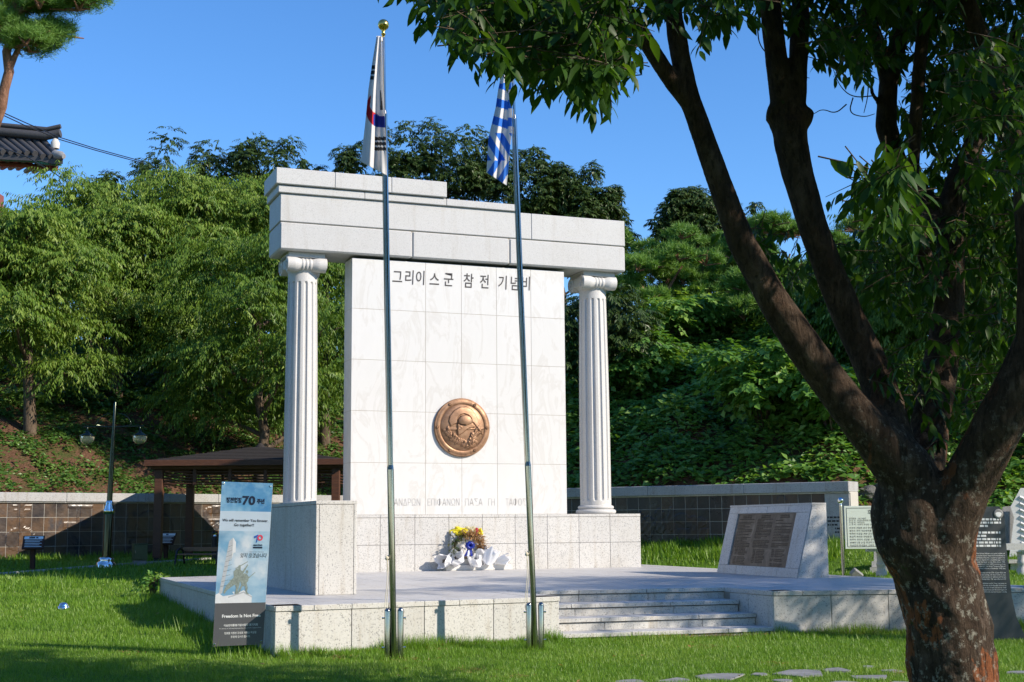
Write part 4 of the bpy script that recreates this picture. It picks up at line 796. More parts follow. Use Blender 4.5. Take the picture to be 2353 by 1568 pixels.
# ------------------------------------------------------------------ lamp post
lb = stand(243, 1303, 33.0); lt = at(265, 922, 33.0+4*math.sin(PITCH)); lamp = thing('lamp_post', 'dark green lamp post with two hanging bowl lanterns on the left lawn', 'lamp post', tuple(lb))
lv = (lt-lb); LH = np.linalg.norm(lv); ld = lv/LH; hr = np.array([HR[0], HR[1], 0.0]); LP_ = lambda z, x=0.0: lb+ld*z+hr*x
def lathe_at(prof, base, ax, n=20):
    mb = MB(); mb.lathe(prof, n); a = Vector(ax).normalized(); m = a.to_track_quat('Z', 'Y').to_matrix().to_4x4(); m.translation = Vector(base); mb.v = [tuple(m @ Vector(v)) for v in mb.v]; return mb
lathe_at([(.24, -.1), (.24, .04), (.22, .1), (.17, .14), (.19, .17), (.16, .22), (.12, .24)], lb, ld).build('base', MT['chrome'], lamp)
lathe_at([(.105, .2), (.1, 1.22), (.09, 1.3)], lb, ld).build('lower_shaft', MT['lamp_green'], lamp)
lathe_at([(.1, 1.26), (.14, 1.3), (.14, 1.36), (.11, 1.4), (.12, 1.44), (.09, 1.48), (.1, 1.52), (.07, 1.58)], lb, ld).build('collar', MT['chrome'], lamp)
lathe_at([(.068, 1.55), (.05, 3.1), (.035, 3.3), (.03, LH-.05), (.005, LH)], lb, ld).build('upper_shaft', MT['lamp_green'], lamp)
for sg in (-1, 1):
    arm = MB(); arm.tube([LP_(3.36), LP_(3.38, sg*.74)], .018, 8); arm.tube([LP_(3.36+.045*k, sg*(.3-.03*k-.24*math.cos(k*.2)+.24*.1)) for k in range(8)][:1]+[LP_(3.4+.3*math.sin(a), sg*(.42-.38*(1-math.cos(a))*.95)) for a in np.linspace(.05, 1.5, 8)], .01, 6); am = arm.build('arm', MT['lamp_green'], lamp)
    lc = LP_(3.38, sg*.64); MB().lathe([(.015, 0), (.015, -.1), (.045, -.1), (.05, -.14), (.08, -.15), (.19, -.22), (.195, -.235), (.06, -.235)], 20, tuple(lc)).build('lantern_hood', MT['lamp_green'], lamp)
    MB().lathe([(.165, -.236), (.17, -.28), (.15, -.36), (.1, -.41), (.02, -.43)], 20, tuple(lc)).build('lantern_bowl', MT['glass'], lamp)
# ------------------------------------------------------------------ small furniture on the left lawn
def infosign(label, u, v, q, hgt, lean):
    b = stand(u, v, q); o = thing('information_sign', label, 'sign', tuple(b), 'small slanted information signs'); rt = np.array([HR[0], HR[1], 0]); fw = np.array([HF[0], HF[1], 0])
    mb = MB(); mb.box(-.05, .05, -.05, .05, -.2, hgt, .006); mb.v = [tuple(b+rt*x+fw*y+np.array([0, 0, z])) for x, y, z in mb.v]; mb.build('post', MT['sign_brown'], o)
    c = b+np.array([0, 0, hgt+.03]); e1 = rt*.96+fw*lean; e1 /= np.linalg.norm(e1); f2 = np.cross([0, 0, 1], e1); e2 = f2*.74+np.array([0, 0, .67]); n_ = np.cross(e1, e2); W2, H2 = .24, .22
    mb = MB(); mb.box(-W2, W2, -H2, H2, -.02, .02, .005); mb.v = [tuple(c+e1*x+e2*y+n_*z) for x, y, z in mb.v]; mb.build('board', MT['sign_brown'], o)
    mb = MB(); mb.box(-W2+.03, W2-.03, H2-.12, H2-.03, .02, .0225); mb.v = [tuple(c+e1*x+e2*y+n_*z) for x, y, z in mb.v]; mb.build('title_plate', MT['white_text'], o)
    dashes('title_text', c+n_*.0232+e2*(H2-.1)-e1*(.1 if lean > 0 else .03), e1, e2, .2 if lean > 0 else .06, .05, MT['black_text'], o, n_)
    for k in range(5): mb = MB(); mb.box(-W2+.05, W2-.05-.05*(k % 2), -.0+.055-.055*k, .07-.055*k, .02, .0222); mb.v = [tuple(c+e1*x+e2*y+n_*z) for x, y, z in mb.v]; mb.build('text_line', MT['white_text'], o)
infosign('slanted brown information sign at the far left in front of the relief wall', 75, 1293, 32.0, .62, .25)
infosign('slanted brown information sign just right of the pavilion post', 381, 1274, 36.0, .5, -.05)
ub = stand(320, 1308, 33.5); o = thing('utility_cabinet', 'small olive green utility cabinet standing left of the pavilion post', 'cabinet', tuple(ub)); e1 = np.array([HR[0], HR[1], 0])*.92+np.array([HF[0], HF[1], 0])*.4; e1 /= np.linalg.norm(e1); e2 = np.cross([0, 0, 1], e1)
def cab(name, x0, x1, y0, y1, z0, z1, mat, b=.006, base=None, par=None):
    mb = MB().box(x0, x1, y0, y1, z0, z1, b); mb.v = [tuple((ub if base is None else base)+e1*x+e2*y+np.array([0, 0, z])) for x, y, z in mb.v]; return mb.build(name, mat, o if par is None else par)
cab('plinth', -.15, .15, -.11, .11, -.1, .12, MT['slate']); cab('body', -.17, .17, -.13, .13, .122, .5, MT['olive']); cab('lid', -.18, .18, -.14, .14, .502, .525, MT['olive']); dr_ = cab('door', -.15, .06, -.142, -.131, .14, .48, MT['olive']); cab('handle', -.13, -.115, -.152, -.143, .28, .36, MT['chrome'], par=dr_)
# bench
bb_ = stand(452, 1306, 33.2); o = thing('park_bench', 'wooden slat bench with black arched metal ends beside the banner', 'bench', tuple(bb_)); e1 = np.array([HR[0], HR[1], 0])*.97-np.array([HF[0], HF[1], 0])*.22; e1 /= np.linalg.norm(e1); e2 = np.cross([0, 0, 1], e1); BPt = lambda x, y, z: bb_+e1*x+e2*y+np.array([0, 0, z])
for x in (-.45, .62):
    MB().tube([BPt(x, -.24, 0), BPt(x, -.2, .25), BPt(x, -.16, .36), BPt(x, 0, .42), BPt(x, .16, .36), BPt(x, .2, .25), BPt(x, .26, 0)], .025, 8).build('end_frame', MT['black_metal'], o)
for k, (y, z) in enumerate(((-.16, .27), (-.06, .275), (.04, .275), (.14, .275))): mb = MB().box(-.47, .68, y-.04, y+.04, z-.015, z+.015, .005); mb.v = [tuple(BPt(*v)) for v in mb.v]; mb.build('seat_slat', MT['bench_wood'], o)
mb = MB().box(-.47, .68, .2, .23, .34, .44, .006); mb.v = [tuple(BPt(*v)) for v in mb.v]; mb.build('back_slat', MT['bench_wood'], o)
pb = stand(493, 1272, 35.0); o = thing('bollard_light', 'black bollard light with a silver neck by the bench', 'bollard', tuple(pb)); MB().lathe([(.075, -.1), (.075, .62)], 18, tuple(pb)).build('post', MT['black_metal'], o); MB().lathe([(.05, .621), (.03, .67), (.05, .7)], 16, tuple(pb)).build('neck', MT['chrome'], o); MB().lathe([(.078, .701), (.078, .74), (.06, .75)], 18, tuple(pb)).build('cap', MT['black_metal'], o)
gp = gnd(146, 1401); o = thing('ground_light', 'small silver dome light sunk in the left lawn', 'ground light', tuple(gp)); MB().lathe([(.1, -.02), (.1, .02), (.085, .03)], 20, tuple(gp+[0, 0, .03])).build('ring', MT['chrome'], o); MB().lathe([(.08, .0), (.075, .03), (.05, .055), (.01, .065)], 20, tuple(gp+[0, 0, .055])).build('dome', MT['chrome'], o)
# edging stones along the back lawn path
ed = tag(empty('path_edging', tuple(stand(250, 1290, 34.6))), kind='structure')
ea, eb = stand(-60, 1310, 30.5), stand(640, 1285, 37.5); nseg = 14
for k in range(nseg):
    p, q = ea+(eb-ea)*k/nseg, ea+(eb-ea)*(k+.97)/nseg; t_ = (q-p)[:2]/np.linalg.norm((q-p)[:2]); s_ = np.array([-t_[1], t_[0]])*.05; z = lambda P_: float(gz(P_[0], P_[1])); MB().hexa([(*(p[:2]-s_), z(p)-.1), (*(q[:2]-s_), z(q)-.1), (*(q[:2]+s_), z(q)-.1), (*(p[:2]+s_), z(p)-.1), (*(p[:2]-s_), z(p)+.045), (*(q[:2]-s_), z(q)+.045), (*(q[:2]+s_), z(q)+.045), (*(p[:2]+s_), z(p)+.045)]).build('edging_stone', MT['granite_d'], ed)
# ------------------------------------------------------------------ right side: signboard, stele, stone monuments
QS = 27.0; sb = stand(1938, 1320, QS); o = thing('sign_board', 'white framed sign board with Korean text on steel posts, half hidden by the trunk', 'sign', tuple(sb)); rt = np.array([HR[0], HR[1], 0]); fw = np.array([HF[0], HF[1], 0]); ztop_ = float(at(1937, 1160, QS)[2])
for dx in (0, 2.05):
    pp = sb+rt*dx; g_ = float(gz(pp[0], pp[1])); mb = MB(); mb.tube([(pp[0], pp[1], g_-.1), (pp[0], pp[1], ztop_)], .033, 14); mb.build('post', MT['steel'], o); mb = MB(); mb.lathe([(.034, -.01), (.02, .01), (.03, .03)]+[(.062*math.sin(a), .085-.062*math.cos(a)) for a in np.linspace(.5, 3.1, 12)], 18, (pp[0], pp[1], ztop_)); mb.build('ball', MT['chrome'], o)
z0_, z1_ = float(at(1945, 1262, QS)[2]), float(at(1945, 1163, QS)[2]); sbx = lambda x, y, z: sb+rt*x+fw*y+np.array([0, 0, z-sb[2]])
def sgn(name, x0, x1, y0, y1, z0, z1, mat, b=.004): mb = MB().box(x0, x1, y0, y1, z0, z1, b); mb.v = [tuple(sbx(*v)) for v in mb.v]; return mb.build(name, mat, o)
sgn('panel', .06, 1.99, -.015, .015, z0_, z1_, MT['sign_white'])
for x0, x1, za, zb in ((.1, 1.95, z1_-.045, z1_-.037), (.1, 1.95, z0_+.037, z0_+.045), (.1, .108, z0_+.046, z1_-.046), (1.942, 1.95, z0_+.046, z1_-.046)): sgn('border', x0, x1, -.0185, -.0155, za, zb, MT['black_text'], 0)
def stx(body, x, z, hgt, **k): text('lettering', body, frame_mat(tuple(sbx(x, -.018, z)), tuple(rt), (0, 0, 1)), hgt, MT['black_text'], o, **k)
stx('호국 무공수훈자 공적비', 1.0, z1_-.12, .1, align='CENTER')
for k, s in enumerate(('관리번호 : 13-2-42호', '관 리 자 : 무공수훈자회 여주시지회', '건 립 자 : 여주군수', '소 재 지 : 여주시 주내로 13(상동)')): stx(s, .15, z1_-.245-.04*k, .04)
for k, s in enumerate(('이곳에 건립된 호국 무공수훈자 공적비는', '휴전시 까지 국토방위를 위하여 목숨을 초개', '혁혁한 전공을 세워 군인으로서는 최고의 명예', '용감히 싸워온 만현훈장, 국가 안전보장에 기여', '위하여 국민의 성금을 모아 예비역 육군소장', '2008년 2월 21일 준공하고 이들의 고귀한 희생', '자손만대 후세들의 교육에 장이 되기 위하여 이곳에')): stx(s, .15, z1_-.43-.057*k, .045)
# dark stele
QT = 17.6
def tl(u, v, d=0.0): return at(u, v, QT+d+(1480-v)/FD*QT*math.sin(PITCH))
stl = thing('dark_stele', 'dark grey curved-foot stele with fine white text behind the trunk', 'stele', tuple(stand(2240, 1470, QT)))
prof = [(2150, 1166), (2296, 1164), (2308, 1180), (2312, 1250), (2318, 1310), (2325, 1370), (2336, 1420), (2356, 1462), (2362, 1490), (2120, 1495), (2135, 1420), (2146, 1320)]
MB().prism(prof, lambda a, b, k: tl(a, b, 0 if k else .09)).build('slab', MT['stele'], stl)
stt = [f for f in stl.children]
def stel(body, u, v, hgt, wid=None, **k): e = tl(u+10, v)-tl(u, v); p = tl(u, v, -.003); text('lettering', body, frame_mat(tuple(p), tuple(e), tuple(tl(u, v-10)-tl(u, v))), hgt, MT['white_text'], stl, fit=wid, **k)
def stel_right(body, u, v, hgt, wid): e = tl(u+10, v)-tl(u, v); e /= np.linalg.norm(e); p = tl(u, v, -.004)-e*wid; text('lettering', body, frame_mat(tuple(p), tuple(e), tuple(tl(u, v-10)-tl(u, v))), hgt, MT['white_text'], stl, fit=wid)
def stel_dash(u0, u1, v, hgt): e = tl(u1, v)-tl(u0, v); L = np.linalg.norm(e); e /= L; dashes('small_text', tl(u0, v), e, (0, 0, 1), L, hgt, MT['white_text'], stl, -fwd)
for k in range(9):
    if k != 3: stel_dash(2160, 2300-(30 if k in (2, 5) else 0), 1196+7.6*k, .026)
for k, s in enumerate(('er of the United Nations and as the cradle and', 'e since ancient times, responded immediately to', 'United Nations Security Council to support the', 'in the effort to repulse the unjustified aggression', 'ainst the South on the 25th of June 1950.', 'reek Expeditionary Force (GEF) consisting of one', 'of 851 men and the 13th Greek Transport Flight of', '67 planes arrived in Korea in December 1950, they', 'at the front.', 'r 1950 to the Armistice on the 27th of July 1953, the', 'rageously on the front line having only short time to rest.', '992 Greek soldiers and airmen in addition to 8 female', 'served in Korea. Among them, 186 were killed and 610', '', 'ument was originally established within Yeoju rest stop on', 'tober 1974 by the Government of the Republic of Korea as', 'n of respect and gratitude to the Greek veterans for their', 'defense of freedom, independence and the sovereignty of', 'c of Korea and was relocated to the current location on the', 'mber 2003.')):
    v_ = 1272+4.9*k; ur = 2309+.13*(v_-1272)*.35
    if s: wid = .0088*len(s); stel_right(s, ur-(0 if len(s) > 35 else 60), v_, .024, wid); stel_dash(2160, ur-(0 if len(s) > 35 else 60)-wid*FD/QT-3, v_+1.2, .013)
c_ = tl(2294, 1181, -.004); mb = MB(); mb.lathe([(.062, 0), (.062, .004), (.05, .004)], 20); mm = frame_mat(tuple(c_), tuple(tl(2310, 1181)-tl(2290, 1181)), tuple(tl(2294, 1160)-tl(2294, 1180))); mb.v = [tuple(mm @ Vector(v)) for v in mb.v]; mb.build('emblem', MT['slate'], stl)
mb = MB(); mb.prism([(.04*math.cos(a)-.0, .04*math.sin(a)*(.55 if a < 3.14 else 1)) for a in np.linspace(0, 6.1, 18)], lambda a, b, k: tuple(mm @ Vector((a, b, .005+.002*k)))); mb.build('emblem_mark', MT['white_text'], stl)
# stone monuments far right
QG = 30.0
def gp_(u, v, d=0.0): return at(u, v, QG+d)
o = thing('wave_stone', 'pale stone monument with carved wavy grooves at the right edge', 'monument', tuple(stand(2350, 1340, QG)))
MB().prism([(2318, 1290), (2330, 1190), (2322, 1165), (2345, 1122), (2420, 1118), (2420, 1290)], lambda a, b, k: gp_(a, b, 0 if k else .7)).build('slab', MT['white_stone'], o)
for k in range(9): MB().tube([gp_(2342+.6*k+62*t_, 1142+15*k+70*t_**1.5, -.005) for t_ in np.linspace(0, 1, 10)], .028, 8).build('groove_ridge', MT['white_stone'], o)
o = thing('grey_monument_slab', 'dark grey upright stone slab leaning shape beside the wavy stone', 'monument', tuple(stand(2300, 1340, QG+1.5)))
MB().prism([(2288, 1300), (2304, 1165), (2330, 1162), (2345, 1122), (2352, 1122), (2334, 1300)], lambda a, b, k: gp_(a, b, 1.0 if k else 1.5)).build('slab', MT['granite_d'], o); MB().prism([(2270, 1340), (2272, 1300), (2420, 1300), (2420, 1340)], lambda a, b, k: gp_(a, b, .75 if k else 1.9)).build('foot', MT['granite_d'], o)
o = thing('white_tower', 'tall plain white memorial tower at the far right edge behind the tree', 'tower', tuple(stand(2380, 1180, 44)))
def tw_(u, v, d): return at(u, v, 44+d+(1200-v)/FD*44*math.sin(PITCH))
MB().prism([(2326, 1240), (2312, 745), (2345, 700), (2460, 700), (2460, 1240)], lambda a, b, k: tw_(a, b, 0 if k else 2.0)).build('shaft', MT['white_stone'], o); MB().prism([(2300, 1262), (2300, 1238), (2480, 1238), (2480, 1262)], lambda a, b, k: tw_(a, b, -.4 if k else 2.5)).build('base', MT['granite_d'], o)
fo = thing('stone_railing', 'low pale granite post and rail fence at the right edge', 'railing', tuple(stand(2345, 1345, 27.5))); G2 = 27.5
for u in (2026, 2120, 2230, 2350, 2460):
    p = stand(u, 1330, G2); zt = float(at(u, 1268, G2)[2]); MB().lathe([(.11, -.2), (.11, .1), (.085, .12), (.085, .2), (.095, .22), (.095, .26), (.08, .28), (.08, zt-p[2]-.04), (.1, zt-p[2])], 16, tuple(p)).build('post', MT['granite_b'], fo)
pA, pB = at(1990, 1268, G2), at(2500, 1262, G2); d_ = (pB-pA); d_ /= np.linalg.norm(d_); n_ = np.array([-d_[1], d_[0], 0])*.07
for k in range(4):
    p, q = pA+(pB-pA)*(k/4+.001), pA+(pB-pA)*((k+1)/4-.001); h_ = np.array([0, 0, .13]); MB().hexa([p-n_, q-n_, q+n_, p+n_, p-n_+h_, q-n_+h_, q+n_+h_, p+n_+h_]).build('rail', MT['granite_b'], fo)
o = thing('altar_stone', 'grey granite altar block on a stepped foot under the white sign board', 'stone', tuple(stand(2030, 1325, 29)))
for nm, u0, u1, va, vb, da, db in (('foot', 1999, 2120, 1304, 1335, -.5, .6), ('step', 2003, 2115, 1290, 1303.5, -.4, .5), ('body', 2008, 2110, 1258, 1289.5, -.3, .4)): MB().prism([(u0, vb), (u0, va), (u1, va), (u1, vb)], lambda a, b, k: at(a, b, 29+(da if k else db))).build(nm, MT['granite_d'], o)
o = thing('offering_table', 'pale granite offering block by the railing at the right edge', 'stone', tuple(stand(2345, 1340, 29))); MB().prism([(2322, 1342), (2322, 1296), (2400, 1296), (2400, 1342)], lambda a, b, k: at(a, b, 28.6 if k else 29.4)).build('block', MT['granite'], o); MB().prism([(2318, 1295), (2318, 1286), (2404, 1286), (2404, 1295)], lambda a, b, k: at(a, b, 28.5 if k else 29.5)).build('top', MT['granite'], o)
fb = stand(1968, 1325, 28.5); fb = at(1968, 1320, 26.6); fb[2] = max(fb[2], float(gz(fb[0], fb[1]))+.08); o = thing('floodlight', 'small grey ground floodlight on the grass below the white sign', 'floodlight', (fb[0], fb[1], float(gz(fb[0], fb[1])))); mb = MB().box(-.12, .12, -.05, .05, -.08, .08, .02); rm = Matrix.Rotation(.6, 3, 'Y') @ Matrix.Rotation(.5, 3, 'X'); mb.v = [tuple(Vector(fb)+rm @ Vector(v)) for v in mb.v]; mb.build('housing', MT['slate'], o); MB().tube([fb, (fb[0], fb[1], float(gz(fb[0], fb[1]))-.05)], .02, 6).build('stake', MT['black_metal'], o)
def rock(label, u, v, q, s, seed):
    c = gnd(u, v); bm = bmesh.new(); bmesh.ops.create_icosphere(bm, subdivisions=3, radius=1); rg_ = np.random.default_rng(seed); ph = rg_.uniform(0, 6, 3)
    for w_ in bm.verts: x, y, z = w_.co; f = 1+.2*math.sin(3*x+ph[0])*math.sin(3*y+ph[1])+.12*math.sin(6*z+ph[2]+3*x); w_.co = (c[0]+s[0]*x*f, c[1]+s[1]*y*f, c[2]+s[2]*.5+s[2]*z*f)
    me = bpy.data.meshes.new('rock'); bm.to_mesh(me); bm.free(); tag(link('boulder', me, MT['rock']), label, 'rock', 'boulders beside the wall end')
rock('grey boulder nearest the dark wall end, beside the steel ball post', 1992, 1142, 33.5, (.24, .2, .17), 1); rock('weathered boulder half behind the trunk right of the wall end', 2026, 1140, 34.2, (.3, .26, .2), 2)
# marker posts on the hill
for lab, u, v, q, hh, m_ in (('short black marker post among the shrubs high on the slope', 1663, 778, 47, .55, 'black_metal'), ('short pale stone post beside the pine high on the slope', 1483, 762, 49, .5, 'granite')):
    p = at(u, v, q); g0 = float(gz(p[0], p[1])); zt = float(at(u, v-20, q)[2]); o = thing('marker_post', lab, 'post', (p[0], p[1], g0), 'posts on the slope'); MB().box(p[0]-.1, p[0]+.1, p[1]-.1, p[1]+.1, g0-.2, zt, .02).build('shaft', MT[m_], o); MB().box(p[0]-.11, p[0]+.11, p[1]-.11, p[1]+.11, zt+.002, zt+.05, .02).build('cap', MT[m_], o)
# ------------------------------------------------------------------ tiled roof corner and cables at the upper left
QH = 66.0
hk = thing('tiled_roof_building', 'traditional hall with dark tiled upturned eave and painted rafters at the left edge', 'building', tuple(at(-260, 600, QH+3)*np.array([1, 1, 0])+np.array([0, 0, 10.0])))
MT['roof_tile'] = plain('roof_tile', (.045, .045, .05), .7, 0, .4, 9); MT['dan_green'] = plain('painted_green', (.03, .16, .12), .6, 0, .4, 5); MT['dan_red'] = plain('painted_red', (.2, .06, .04), .6, 0, .4, 5); MT['roof_clay'] = plain('roof_clay', (.5, .48, .44), .8)
def hp(u, v, d=0.0): return at(u, v, QH+d)
ev = lambda s: 360-28*(1-s)**0*0+ (-22*(1-s)**2)            # eave height along s (0 left end of view, 1 tip)
def eave(s, d): u = -330+475*s; return u, 355-30*(1-s)**1.6*1.1+(6 if s > .9 else 0)
N_ = 26
for k in range(N_):
    s = (k+.5)/N_; u, v = eave(s, 0); rid = (u-55-60*(1-s), 300-40*(1-s)-2); a, b = hp(u, v), hp(rid[0], rid[1]-2, 3.0); m_ = (a+b)/2-np.array([0, 0, .12])
    MB().tube([a, m_, b], .15, 8).build('convex_tile', MT['roof_tile'], hk); MB().lathe([(.17, 0), (.17, .05), (.05, .06)], 10, (0, 0, 0)).build('tile_end', MT['slate'], hk).matrix_world = Matrix.Translation(Vector(a-np.array([HF[0], HF[1], 0])*.05)) @ Vector((-HF[0], -HF[1], 0)).to_track_quat('Z', 'Y').to_matrix().to_4x4()
    g1, g2 = hp(u, v+12, .1), hp(u-40, v+34, 4.0); MB().tube([g1, g2], .13, 6).build('rafter', MT['dan_green' if k % 2 else 'dan_red'], hk)
mb = MB(); n = 20
top = [hp(*eave(s, 0), .05) for s in np.linspace(0, 1, n)]; rg2 = [hp(eave(s, 0)[0]-55-60*(1-s), 302-40*(1-s), 3.05) for s in np.linspace(0, 1, n)]; mb.add([p-np.array([0, 0, .1]) for p in top]+[p-np.array([0, 0, .1]) for p in rg2]+[p-np.array([0, 0, .35]) for p in top]+[p-np.array([0, 0, .5]) for p in rg2], [(i, i+1, n+i+1, n+i) for i in range(n-1)]+[(2*n+i, 3*n+i, 3*n+i+1, 2*n+i+1) for i in range(n-1)]+[(i, 2*n+i, 2*n+i+1, i+1) for i in range(n-1)]+[(n-1, 2*n-1, 4*n-1, 3*n-1)]); mb.build('roof_deck', MT['roof_tile'], hk)
for s_, nm, mt, dz, r_ in ((0, 'ridge_tiles', 'roof_tile', .0, .22), (0, 'ridge_cap', 'roof_tile', .34, .12)): MB().tube([hp(eave(s, 0)[0]-6-75*(1-s), 316-52*(1-s)-(10 if s > .95 else 0)*(s-.95)*20, 1.5)+np.array([0, 0, dz]) for s in np.linspace(0, 1.0, 18)], r_, 8).build(nm, MT[mt], hk)
MB().lathe([(.2, -.2), (.22, .1), (.1, .3)], 10, tuple(hp(127, 333, 1.0))).build('ridge_end', MT['roof_clay'], hk)
MB().tube([hp(128, 357, .3), hp(140, 358, 0), hp(147, 360, -.1)], [.26, .22, .12], 10).build('eave_tip', MT['slate'], hk)
for a_, b_, nm, mt in ((.0, 14, 'eave_board', 'dan_green'), (.3, 26, 'soffit_beam', 'dan_red')): MB().tube([hp(eave(s, 0)[0]-4-a_*30, eave(s, 0)[1]+b_, .2+a_*3) for s in np.linspace(0, 1, 14)], .14, 6).build(nm, MT[mt], hk)
wa, wb = hp(-420, 500, 5), hp(-60, 500, 5); mb = MB(); mb.hexa([(*(wa[:2]), 8), (*(wb[:2]), 8), (*(wb[:2]+HF*4), 8), (*(wa[:2]+HF*4), 8), (*(wa[:2]), 19.6), (*(wb[:2]), 19.6), (*(wb[:2]+HF*4), 19.6), (*(wa[:2]+HF*4), 19.6)]); mb.build('wall', MT['dan_red'], hk)
for lab, pts in (('upper thin black cable running from the pine down to the treetops', [(-40, 238), (60, 283), (140, 317), (220, 342), (330, 372)]), ('lower of the two black cables running from the pine to the treetops', [(-40, 243), (60, 290), (140, 322), (220, 346), (330, 376)]), ('faint thin cable dropping from below the tiled eave', [(-20, 330), (60, 360), (120, 395), (180, 436)])):
    tag(MB().tube([at(u, v, 45+(u+40)/370*12) for u, v in pts], .02, 5).build('overhead_cable', MT['black_metal']), lab, 'cable', 'overhead cables')
# ------------------------------------------------------------------ ground
rn = np.random.default_rng(11)
qs = np.concatenate([np.linspace(-40, 8, 13), np.linspace(9, 29, 61), np.linspace(29.2, 46, 120), np.linspace(46.5, 80, 60), np.linspace(84, 400, 24)])
ls = np.concatenate([np.linspace(-320, -34, 16), np.linspace(-32, 32, 150), np.linspace(34, 320, 16)])
QQ, LLg = np.meshgrid(qs, ls, indexing='ij'); GXx, GYy = xy(QQ, LLg); ZZ = gz(GXx, GYy); nq, nl = QQ.shape
ids = np.arange(nq*nl).reshape(nq, nl); FF = np.stack([ids[:-1, :-1], ids[:-1, 1:], ids[1:, 1:], ids[1:, :-1]], -1)
qm = (QQ[:-1, :-1]+QQ[1:, 1:])/2; lm = (LLg[:-1, :-1]+LLg[1:, 1:])/2; hillm = qm > np.interp(lm, HL, HQ)+.1
VG = np.stack([GXx, GYy, ZZ], -1).reshape(-1, 3)
for nm, mk, mt in (('lawn', ~hillm, 'lawn'), ('hillside', hillm, 'hill')):
    f = FF[mk].reshape(-1, 4); us, inv = np.unique(f, return_inverse=True); tag(link(nm, npmesh(nm, VG[us], inv.reshape(-1, 4), True), MT[mt]), kind='structure')
TERR = [np.array([A0, A1, B0, B1, C0, C1, D1, E0])]
STONES = []
stz = lambda x, y: ((2500+x*.678)/1.7408, (1850+y*.678)/1.7408)
for x0, y0, x1, y1 in ((-60, 1276, 125, 1302), (170, 1263, 385, 1294), (405, 1240, 745, 1278), (740, 1236, 840, 1253), (865, 1216, 1200, 1258), (865, 1273, 990, 1292), (1170, 1206, 1340, 1233), (1395, 1194, 1475, 1206), (1325, 1243, 1575, 1272), (1485, 1217, 1640, 1231), (1185, 1284, 1375, 1304), (1565, 1285, 1680, 1302), (2250, 1225, 2420, 1242), (200, 1305, 520, 1335), (700, 1310, 1050, 1340)):
    c0, c1, c2, c3 = [onz(*stz(*p), .02)[:2] for p in ((x0, (y0+y1)/2), ((x0+x1)/2, y0), (x1, (y0+y1)/2), ((x0+x1)/2, y1))]; STONES.append((c0+c2)/2+0*c1); STONES[-1] = ((c0+c2+c1+c3)/4, (c2-c0)/2, (c1-c3)/2)
pth = tag(empty('stepping_path', tuple(np.append(STONES[4][0], 0))), kind='structure')
for c, a, b in STONES:
    th = np.sort(rn.uniform(0, 2*math.pi, 9)+0)+0; th = np.linspace(0, 2*math.pi, 10)[:-1]+rn.normal(0, .14, 9); r_ = rn.uniform(.9, 1.12, 9); pl = [tuple(c+a*math.cos(t_)*k+b*math.sin(t_)*k) for t_, k in zip(th, r_)]
    pl = [pl[i] for i in sorted(rn.choice(9, 6, replace=False))] if rn.random() < .8 else pl
    if np.cross(a, b) < 0: pl = pl[::-1]
    mb = MB(); slabpoly(pl, -.06, .014, mb); n = len(pl); mb.build('stepping_stone', MT['slate'], pth)
# ------------------------------------------------------------------ lawn blades
def inside(px, py):
    k = np.zeros(px.shape, bool)
    for p in TERR: k |= inpoly(px, py, [tuple(a) for a in p])
    return k
def on_stone(px, py):
    k = np.zeros(px.shape, bool)
    for c, a, b in STONES:
        dx, dy = px-c[0], py-c[1]; u = (dx*a[0]+dy*a[1])/(a@a); v = (dx*b[0]+dy*b[1])/(b@b); k |= (u*u+v*v) < .74
    return k
PG = []; HG = []; WG = []
for q0, q1, dens, hh, ww in ((10.5, 14, 3100, .038, .0062), (14, 18, 2300, .042, .0068), (18, 23, 1000, .055, .010), (23, 29, 420, .06, .016), (29, 36, 230, .075, .026), (36, 42, 130, .09, .035)):
    w_ = q1*.41+.6; nb = int(dens*(q1-q0)*2*w_); q = rn.uniform(q0, q1, nb); l = rn.uniform(-w_, w_, nb); x, y = xy(q, l); k = ~inside(x, y) & ~on_stone(x, y) & (q < np.interp(l, HL, HQ)-.1)
    x, y = x[k], y[k]; PG.append(np.stack([x, y], 1)); HG.append(hh*rn.uniform(.55, 1.45, len(x))*(1+.35*vnoise(x, y, 1.7, 4))); WG.append(np.full(len(x), ww))
# taller blades along the terrace foot and the walls
def fringe(p0, p1, n, hh, out=.16, ww=.008):
    p0, p1 = np.array(p0[:2]), np.array(p1[:2]); d = p1-p0; nr = np.array([d[1], -d[0]])/np.linalg.norm(d); t = rn.random(n); o_ = np.abs(rn.normal(0, out, n)); P = p0+d*t[:, None]+nr*(o_[:, None]+.02); c_ = .5+.7*sstep(vnoise(P[:, 0], P[:, 1], 2.3, 7)+.5); PG.append(P); HG.append(hh*rn.uniform(.4, 1.3, n)*c_); WG.append(np.full(n, ww))
fringe(A0, A1, 5500, .14); fringe(C0, C1, 5500, .13); fringe((-2.3, -11.1), (.8, -11.55), 1800, .1); fringe(E0, A0, 5000, .17, .3, .011); fringe(w0, w1, 9000, .17, .5, .03); fringe(v0, v1, 12000, .22, .7, .03)
for c, n_, h_, s_ in ((bL[:2], 260, .1, .16), (bR[:2], 260, .1, .16)): PG.append(c+rn.normal(0, s_, (n_, 2))); HG.append(h_*rn.uniform(.5, 1.2, n_)); WG.append(np.full(n_, .007))
for u, v, s_, n_, h_ in ((95, 1352, .35, 160, .34), (60, 1356, .5, 120, .28), (140, 1350, .3, 90, .3), (420, 1335, .3, 60, .2)):
    g = gnd(u, v); PG.append(g[:2]+rn.normal(0, s_, (n_, 2))); HG.append(h_*rn.uniform(.4, 1.2, n_)); WG.append(np.full(n_, .014))
